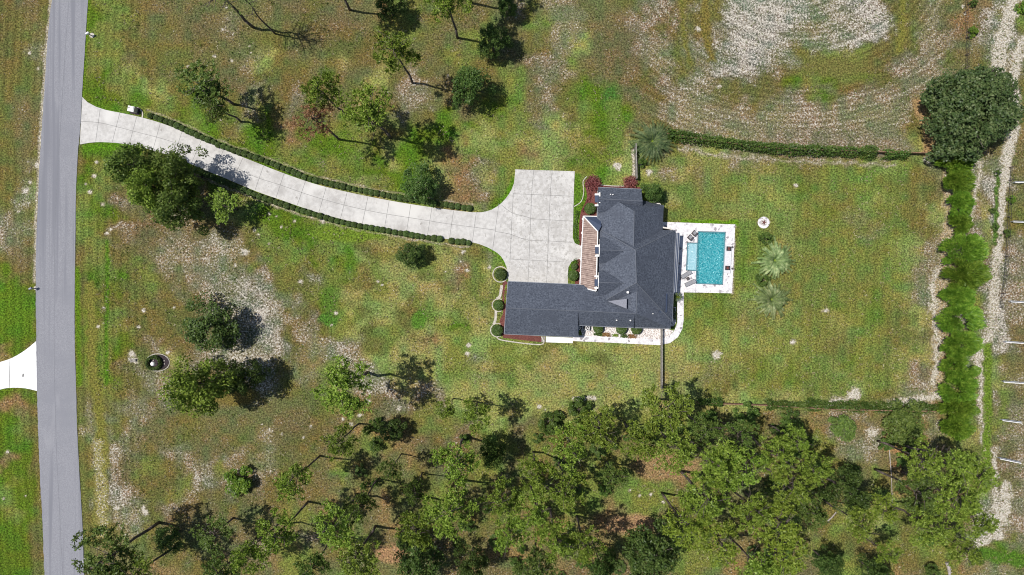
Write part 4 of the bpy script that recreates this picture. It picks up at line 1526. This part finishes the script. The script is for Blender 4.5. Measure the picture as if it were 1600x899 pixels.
# ---- the lower grove: crown centre, radius, height, kind
GROVE = [
 (528, 692, 27, 15, 'pine'), (455, 752, 32, 16, 'pine'), (430, 838, 36, 17, 'pine'), (518, 824, 40, 17, 'pine'), (562, 790, 26, 15, 'pine_dark'), (555, 878, 40, 16, 'pine'),
 (385, 868, 32, 16, 'pine'), (345, 895, 30, 15, 'pine_dark'), (648, 830, 33, 17, 'pine'), (645, 770, 20, 12, 'pine_dark'), (712, 722, 38, 17, 'pine'), (702, 800, 42, 18, 'pine'),
 (488, 885, 28, 14, 'pine_dark'), (652, 882, 42, 9, 'oak'), (740, 650, 26, 13, 'pine'), (700, 640, 18, 11, 'pine'), (782, 783, 32, 16, 'pine'), (795, 838, 30, 15, 'pine'), (838, 745, 30, 16, 'pine'),
 (892, 700, 38, 17, 'pine'), (935, 672, 36, 15, 'pine'), (884, 765, 36, 17, 'pine'), (835, 800, 34, 16, 'pine'), (868, 845, 34, 16, 'pine'), (915, 856, 30, 15, 'pine'), (840, 888, 34, 15, 'pine_dark'),
 (940, 890, 26, 12, 'oak'), (1022, 868, 52, 10, 'oak'), (1042, 645, 44, 15, 'pine'), (1000, 690, 32, 15, 'pine'), (1062, 705, 38, 16, 'pine'), (1105, 672, 30, 13, 'pine_dark'), (1120, 725, 42, 17, 'pine'),
 (1160, 680, 26, 14, 'pine_dark'), (1165, 740, 36, 16, 'pine'), (1108, 785, 44, 18, 'pine'), (1072, 822, 38, 17, 'yellow'), (1130, 850, 38, 17, 'yellow'), (1180, 800, 36, 16, 'pine'), (1185, 890, 38, 16, 'pine'),
 (1218, 712, 34, 16, 'pine'), (1248, 690, 26, 13, 'pine'), (1238, 762, 38, 17, 'pine'), (1222, 820, 40, 17, 'yellow'), (1272, 735, 30, 15, 'pine'), (1225, 872, 38, 16, 'yellow'), (1272, 800, 30, 14, 'pine_dark'),
 (1330, 770, 34, 9, 'oak'), (1300, 885, 24, 7, 'oak'), (1345, 820, 28, 13, 'pine'), (1385, 800, 24, 14, 'yellow'), (1445, 720, 34, 14, 'pine'), (1490, 725, 38, 15, 'pine'), (1440, 770, 34, 14, 'pine_dark'),
 (1500, 780, 40, 16, 'pine'), (1455, 825, 36, 14, 'pine'), (1528, 745, 34, 15, 'pine'), (1530, 815, 32, 15, 'pine'), (1508, 860, 30, 14, 'pine'), (1380, 905, 24, 8, 'oak'), (735, 885, 28, 8, 'oak'),
 (610, 735, 18, 11, 'pine_dark'), (768, 715, 24, 9, 'oak'), (330, 838, 30, 9, 'pine_dark'), (960, 745, 24, 10, 'pine_dark'), (1390, 868, 20, 11, 'pine'),
 (860, 660, 24, 7, 'bush'), (1240, 660, 22, 3, 'bush'), (1170, 648, 20, 3, 'bush'), (905, 640, 22, 4, 'bush'),
]
ORDW = ["first", "second", "third", "fourth", "fifth", "sixth", "seventh", "eighth", "ninth", "tenth", "eleventh", "twelfth", "thirteenth", "fourteenth", "fifteenth", "sixteenth",
        "seventeenth", "eighteenth", "nineteenth", "twentieth", "twenty-first", "twenty-second", "twenty-third", "twenty-fourth"]
bands = [(0, 712, "upper edge of the lower grove"), (712, 775, "grove's upper middle band"), (775, 832, "grove's lower middle band"), (832, 999, "photo's bottom edge in the grove")]
KW = {'pine': "green pine", 'pine_dark': "dark sparse pine", 'yellow': "yellow-green pine", 'oak': "dark leafy tree", 'bush': "bush-like low tree"}
for y0, y1, w in bands:
    row = sorted([g for g in GROVE if y0 <= g[1] < y1])
    for kk in KW:
        for i, (x, y, r, mh, kd) in enumerate([g for g in row if g[4] == kk]):
            m_h = min(mh, 2.2) if kd == 'bush' else mh
            r = r * .94
            n_same = len([g for g in row if g[4] == kk])
            lab = (f"{ORDW[i]} {KW[kd]} from the left along the {w}" if n_same > 1 else f"only {KW[kd]} along the {w}")
            tree(kd, x, y, r, m_h, lab, "trees of the lower grove")
# scrub under the grove
rnd = random.Random(21)
n_s = 0
while n_s < 60:
    x, y = rnd.uniform(560, 1560), rnd.uniform(640, 900)
    if y < 655 + 20 * math.sin(x * .05) or math.hypot((x - 1030) / 1.3, y - 745) < 55 or (1300 < x < 1450 and y > 830) or (780 < x < 830 and y < 740) or (1290 < x < 1380 and y < 730) or math.hypot(x - 985, y - 820) < 45 or (x > 1535 and y > 700):
        continue
    n_s += 1
    tree('bush', x, y, rnd.uniform(6, 15), rnd.uniform(.5, 1.6), "low scrub bush growing between the pines of the lower grove", "scrub bushes under the grove")

# tufts of longer grass and dry stalks standing in the lawns
rng = np.random.RandomState(77)
n_t = 26000
tx = rng.uniform(150, 1600, n_t)
ty = rng.uniform(-10, 910, n_t)
keep = vnoise(tx, ty, 18, 41) * .6 + vnoise(tx, ty, 60, 42) * .4 > .47
keep &= ~((tx > 770) & (tx < 1152) & (ty > 260) & (ty < 545))
dr = np.full(n_t, 1e9)
cpts = smooth_px(mid, 12)
for (a_, b_) in cpts:
    dr = np.minimum(dr, np.hypot(tx - a_, ty - b_))
keep &= dr > 34
tx, ty = tx[keep], ty[keep]
kx = S
C0 = np.stack([(tx - 800) * kx, (449.5 - ty) * kx, np.full(len(tx), .02)], 1)
half = len(C0) // 2
for nm, part_, mt in (("tall_grass", C0[:half], leafy("tall_grass_blades", (.06, .09, .014), (.10, .13, .022), (.16, .18, .04), .4, .2)),
                      ("dry_stalks", C0[half:], leafy("dry_grass_blades", (.16, .135, .06), (.30, .26, .14), (.48, .43, .29), .5, .2))):
    o = link(nm, quad_mesh(nm, tufts(rng, part_, 5, .26, .09, .5)), mt)
    tag(o, kind='stuff', label="longer green grass tufts scattered through the lawns" if nm == "tall_grass" else "pale dry grass stalks scattered through the lawns")

# ------------------------------------------------------------------ palms
def palm(px, py, r_px, h, kind, label, fronds, seed, pinn=26, name="palm_tree", tall=.45):
    rng = np.random.RandomState(seed)
    t = thing(name, label, "palm", P(px, py, h, z=0))
    R_ = r_px * S
    V = []
    ribs = MB()
    for i in range(fronds):
        a = i * 2.39996 + rng.uniform(-.1, .1)
        e = rng.uniform(0, 1) ** .7                 # 0 upright, 1 drooping
        L_ = R_ * (.45 + .6 * e) * rng.uniform(.9, 1.08)
        w = L_ / pinn * .85
        pts = []
        for j in range(pinn + 1):
            s = j / pinn
            rad = L_ * s
            z = h + tall * (1 - e) * s * 2.2 + tall * math.sin(s * math.pi * .8) * 1.2 - e * 1.1 * s * s
            pts.append(np.array([math.cos(a) * rad, math.sin(a) * rad, max(.08, z)]))
        ribs.path([Vector(pts[0]), Vector(pts[pinn // 2]), Vector(pts[-1])], .05, .02, 4)
        side = np.array([-math.sin(a), math.cos(a), 0])
        for j in range(2, pinn + 1):
            s = j / pinn
            ll = R_ * .115 * math.sin(min(1, s * 1.15 + .12) * math.pi * .86) + .05
            f = unit(pts[j] - pts[j - 1])
            for sg in (-1, 1):
                d = unit(side * sg * .8 + f * .5 + np.array([0, 0, .45]))
                p = pts[j]
                q = p + d * ll
                V.append([p - f * w * .5, p + f * w * .5, q + f * w * .2, q - f * w * .2])
    link("fronds", quad_mesh("fronds", np.array(V)), LEAF[kind], t)
    link("frond_ribs", ribs.mesh("ribs"), LEAF['yellow'], t)
    m_ = MB()
    m_.tube((0, 0, -.05), (0, 0, h - .1), .30, .22, 12)
    link("trunk", m_.mesh("trunk"), M['bark'], t)
    return t


palm(1019, 221, 36, 1.6, 'sago', "large dark spiky palm at the fence corner above the house", 50, 1)
palm(1210, 407, 34, 1.3, 'palm', "upper of the two pale feathery palms in the back lawn", 42, 2)
palm(1205, 468, 33, 1.3, 'palm', "lower of the two pale feathery palms in the back lawn", 42, 3)
palm(1057.5, 464, 10.5, .9, 'sago', "small green palm at the house corner where the path starts", 20, 4, 12)
for x, y, r, lab in ((927, 286, 14, "burgundy-red shrub at the upper left of the house by the curved edging"), (985, 285, 12, "burgundy-red shrub at the foot of the pale fence above the house")):
    rng = np.random.RandomState(x)
    t = thing("red_shrub", lab, "shrub", P(x, y, 1, z=0), 0, "red shrubs above the house")
    P0, O = ball_points(rng, 900, (r * S, r * S * .9, .7), .3)
    P0[:, 2] += .8
    P0[:, :2] += np.random.RandomState(3).normal(size=(900, 2)) * .12
    link("foliage", quad_mesh("foliage", leaves(rng, P0, .30, .13, .6)), LEAF['red'], t)
    m_ = MB()
    for j in range(6):
        m_.tube((0, 0, 0), (.7 * math.cos(j), .7 * math.sin(j), .9), .04, .015, 5)
    link("stems", m_.mesh("stems"), M['bark'], t)
# red shrubs continue down the porch bed
foliage_strip("red_groundcover", "narrow burgundy planting down the mulch bed left of the house", "plants", [(922, 298), (921, 308), (916, 320), (910, 330)], 5, .4, 'red', 110, (.2, .12), 12)


# ------------------------------------------------------------------ fences
def fence(name, label, pts, mat, h=1.8, post_px=20, panel_t=.05, cat="fence"):
    o0 = P(*pts[0])
    t = thing(name, label, cat, o0)
    L2 = [P(*p) - o0 for p in pts]
    m_ = MB()
    for a, b in zip(L2[:-1], L2[1:]):
        d = b - a
        n = max(1, int(d.length / .16))
        for i in range(n):
            p = a + d * ((i + .5) / n)
            m_.box((p.x, p.y, h / 2 + .03), (d.length / n * .93, panel_t * .5, h), math.atan2(d.y, d.x))
    m_.build("boards", mat, t)
    m_ = MB()
    for a, b in zip(L2[:-1], L2[1:]):
        for z in (.4, h - .25):
            d = b - a
            c = (a + b) / 2
            nn = Vector((-d.y, d.x)).normalized() * .05
            m_.box((c.x + nn.x, c.y + nn.y, z), (d.length, .05, .09), math.atan2(d.y, d.x))
        c = (a + b) / 2
        m_.box((c.x, c.y, h + .05), (d.length, .16, .04), math.atan2(d.y, d.x))
    m_.build("rails", mat, t)
    for a, b in zip(L2[:-1], L2[1:]):
        d = b - a
        n = max(1, int(d.length / S / post_px))
        for i in range(n + 1):
            p = a + d * (i / n)
            MB().box((p.x, p.y, (h + .12) / 2), (.13, .13, h + .12), math.atan2(d.y, d.x)).build("post", mat, t)
    return t


fence("board_fence", "grey board fence running straight down from the house's lower right corner", [(1032, 514), (1032, 606)], M['grey_wood'], 1.35)
fence("board_fence", "short weathered board fence from the house up to the big dark palm", [(991, 228), (992.5, 281)], M['grey_wood'])
f1 = fence("board_fence", "brown board fence under vines along the back lawn's upper side", [(1040, 212), (1110, 223), (1200, 234), (1400, 241), (1464, 242)], M['brown_wood'], 1.5)
o0 = f1.location
foliage_strip("vine_cover", None, None, [(1042, 212), (1110, 222), (1200, 233), (1300, 238), (1362, 240)], 17, 2.7, 'vine', 34, (.36, .17), 31, f1).location -= o0
foliage_strip("vine_cover", None, None, [(1378, 243), (1412, 244)], 15, 2.6, 'vine', 40, (.36, .17), 32, f1).location -= o0
f2 = fence("board_fence", "brown board fence under vines along the back lawn's lower side", [(1088, 628), (1200, 632), (1300, 638), (1400, 640), (1474, 641)], M['brown_wood'], 1.4)
o0 = f2.location
foliage_strip("vine_cover", None, None, [(1195, 632), (1240, 632), (1300, 633), (1400, 636), (1472, 637)], 15, 2.1, 'vine', 34, (.36, .17), 33, f2).location -= o0
foliage_strip("vine_cover", None, None, [(1090, 627), (1125, 628)], 10, 2.0, 'vine', 110, (.3, .15), 34, f2).location -= o0
# two dead-looking tall weeds over the lower fence
t = thing("wire_fence", "thin dark wire fence above the large oak at the upper right", "fence", P(1505, -20))
o0 = t.location
m_ = MB()
fp = [(1507, -20), (1506, 20), (1508, 60), (1507, 108)]
for i in range(3):
    a, b = P(*fp[i]) - o0, P(*fp[i + 1]) - o0
    for z in (.4, .8, 1.2):
        m_.tube(a + Vector((0, 0, z)), b + Vector((0, 0, z)), .02, None, 4)
m_.build("wires", M['dark'], t)
for x, y in smooth_px(fp, 22):
    p = P(x, y) - o0
    MB().tube(p, p + Vector((0, 0, 1.35)), .07, .06, 7).build("post", M['bark'], t)
t = thing("wire_fence", "long thin dark wire fence between the pale track and brown field at the right edge", "fence", P(1574, 270))
o0 = t.location
fp = [(1577, 262), (1574, 310), (1571, 370), (1567, 430), (1560, 480)]
m_ = MB()
for i in range(4):
    a, b = P(*fp[i]) - o0, P(*fp[i + 1]) - o0
    for z in (.4, .8, 1.2):
        m_.tube(a + Vector((0, 0, z)), b + Vector((0, 0, z)), .025, None, 4)
m_.build("wires", M['dark'], t)
for x, y in smooth_px(fp, 24):
    p = P(x, y) - o0
    MB().tube(p, p + Vector((0, 0, 1.35)), .07, .06, 7).build("post", M['bark'], t)
# white pipe rails in the brown field
RAIL = [(1587, 285.5, 1612, 285.5), (1584, 347, 1612, 348), (1580, 472, 1612, 474), (1572, 535, 1612, 538), (1569, 597.5, 1604, 600), (1567, 657.5, 1597, 661.5), (1563, 717.5, 1596, 724.5)]
RO = ["topmost", "second from top", "third from top", "fourth from top", "fifth from top", "sixth from top", "lowest"]
for (x0, y0, x1, y1), w in zip(RAIL, RO):
    a, b = P(x0, y0, 1), P(x1, y1, 1)
    t = thing("pipe_rail", f"white pipe rail in the brown field at the right edge, {w}", "rail", (a.x, a.y, 0), 0, "white pipe rails at the right edge")
    d = Vector((b.x - a.x, b.y - a.y, 0))
    MB().tube((0, 0, .95), (d.x, d.y, .95), .075, None, 10).build("pipe", M['white'], t)
    off = Vector((-d.y, d.x, 0)).normalized() * .2
    MB().tube((off.x, off.y, .78), (d.x + off.x, d.y + off.y, .78), .06, None, 8).build("lower_pipe", M['gutter'], t)
    for f_ in (.04, .5, .96):
        MB().tube((d.x * f_ + off.x / 2, d.y * f_ + off.y / 2, 0), (d.x * f_ + off.x / 2, d.y * f_ + off.y / 2, .9), .06, None, 8).build("support_post", M['gutter'], t)

# ------------------------------------------------------------------ mailboxes and the round planter
t = thing("mailbox_pillar", "white stone mailbox pillar on the driveway's upper edge near the road", "mailbox", P(211.5, 173.5), math.radians(-12))
MB().box((0, 0, .68), (.95, .80, 1.36)).build("pillar", M['stone_edge'], t)
MB().box((0, 0, 1.42), (1.12, .96, .12)).box((0, 0, 1.52), (.9, .75, .09)).build("cap", M['white_conc'], t)
MB().box((-.52, 0, 1.0), (.12, .36, .34)).build("mailbox_door", M['dark'], t)
MB().box((0, 0, .06), (1.6, 1.3, .12)).build("plinth", M['dark_speckle'], t)
MB().box((-.30, .12, 1.575), (.32, .10, .02)).build("cap_plate", M['dark'], t)
edging([(222, 185), (223, 178), (220, 172), (214, 168)], .22)
for x, y, lab, sc in ((143, 56, "small white mailbox on a post at the road's right verge, upper left", 1.0), (55, 451, "small grey mailbox on a post at the road's left verge", .8)):
    t = thing("mailbox", lab, "mailbox", P(x, y), .5)
    MB().box((0, 0, .5), (.12, .12, 1.0)).build("post", M['grey_wood'], t)
    m_ = MB().box((0, 0, 1.12), (.6 * sc, .34, .24)).tube((-.3 * sc, 0, 1.24), (.3 * sc, 0, 1.24), .17, None, 12)
    m_.build("box", M['white'] if x > 100 else M['gutter'], t)
    MB().box((.1, .2, 1.3), (.05, .03, .25)).build("flag", M['mulch_red'], t)
    MB().disc((.1, 0, 0), .45 if x > 100 else .35, .05, 14).build("base_slab", M['stone_edge'], t)
t = thing("marker_post", "short white marker post at the road's right edge, lower left", "post", P(133, 874))
MB().tube((0, 0, 0), (0, 0, .8), .08, None, 8).build("shaft", M['white'], t)
MB().box((0, 0, .06), (.35, .35, .12)).build("foot", M['stone_edge'], t)

t = thing("round_planter", "round black-bottomed planter with a green hedge ring and white globe, in the front lawn", "planter", P(242, 567))
me = MB()
q = [(1.55 * math.cos(a), 1.42 * math.sin(a)) for a in np.linspace(0, math.tau, 28, endpoint=False)]
me.poly(q, .07, .1)
me.poly([(1.0 + 1.5 * math.cos(a), .12 + 1.35 * math.sin(a)) for a in np.linspace(0, math.tau, 28, endpoint=False)], .062, .1)  # second dark oval, shifted right so a crescent shows past the first
me.build("mulch", M['dark_speckle'], t)
m_ = MB()
for i in range(28):
    a, b = i * math.tau / 28, (i + 1) * math.tau / 28
    m_.tube((.55 + 2.1 * math.cos(a), .05 + 1.55 * math.sin(a), .06), (.55 + 2.1 * math.cos(b), .05 + 1.55 * math.sin(b), .06), .08, None, 5, False)
m_.build("edging_ring", M['stone_edge'], t)
rng = np.random.RandomState(4)
a = rng.uniform(0, 6.28, 2600)
b = rng.uniform(0, math.pi, 2600)
P0 = np.stack([(1.15 + .30 * np.cos(b)) * np.cos(a), (1.05 + .30 * np.cos(b)) * np.sin(a), .75 * np.sin(b) * rng.uniform(.6, 1.05, 2600) + .15], 1)
link("hedge_ring", quad_mesh("hedge_ring", leaves(rng, P0, .18, .11, .4)), LEAF['box'], t)
g = MB().tube((.35, -.05, 0), (.35, -.05, 1.0), .05, None, 8).build("lamp_post", M['dark'], t)
MB().ball((.35, -.05, 1.35), .40, n=20, m=14).build("globe", M['white'], t, True)
for x, y in ((-.45, .1), (-.5, -.3), (1.75, .35), (1.8, -.2), (-.2, .45)):
    MB().ball((x, y, .12), .14, 1, .8, .7, 8, 6).build("stone", M['stone_edge'], t, True)
# dead stump patch at its left
t = thing("wooden_bench", "low dark plank bench on the pale bare patch left of the round planter", "bench", P(209, 563), .05)
MB().box((0, .1, .3), (1.0, .20, .05)).box((0, -.15, .3), (1.0, .20, .05)).build("seat", M['grey_wood'], t)
for s in (-1, 1):
    MB().box((s * .4, 0, .14), (.08, .4, .28)).build("leg", M['grey_wood'], t)

# fallen pale logs
for x0, y0, x1, y1, r, lab in ((1478, 878, 1482, 899, .35, "pale slab lying upright-looking at the bottom edge under the right pines"), (1389, 700, 1394, 790, .09, "thin pale fallen trunk lying straight down below the larger round bush"),
                               (880, 675, 887, 688, .12, "short pale log near the grove's upper edge"), (1292, 815, 1306, 800, .14, "pale fallen log on the grove floor, left of the open clearing")):
    a, b = P(x0, y0), P(x1, y1)
    t = thing("fallen_log", lab, "log", a)
    d = b - a
    m_ = MB()
    m_.path([Vector((0, 0, r)), d * .5 + Vector((.1, 0, r * 1.05)), d + Vector((0, 0, r * .9))], r, r * .6, 8)
    for f_ in (.35, .6, .8):
        p = d * f_
        m_.tube((p.x, p.y, r), (p.x + .4, p.y + .3, r + .25), r * .3, r * .1, 5)
    m_.build("trunk", M['bark_pale'], t)
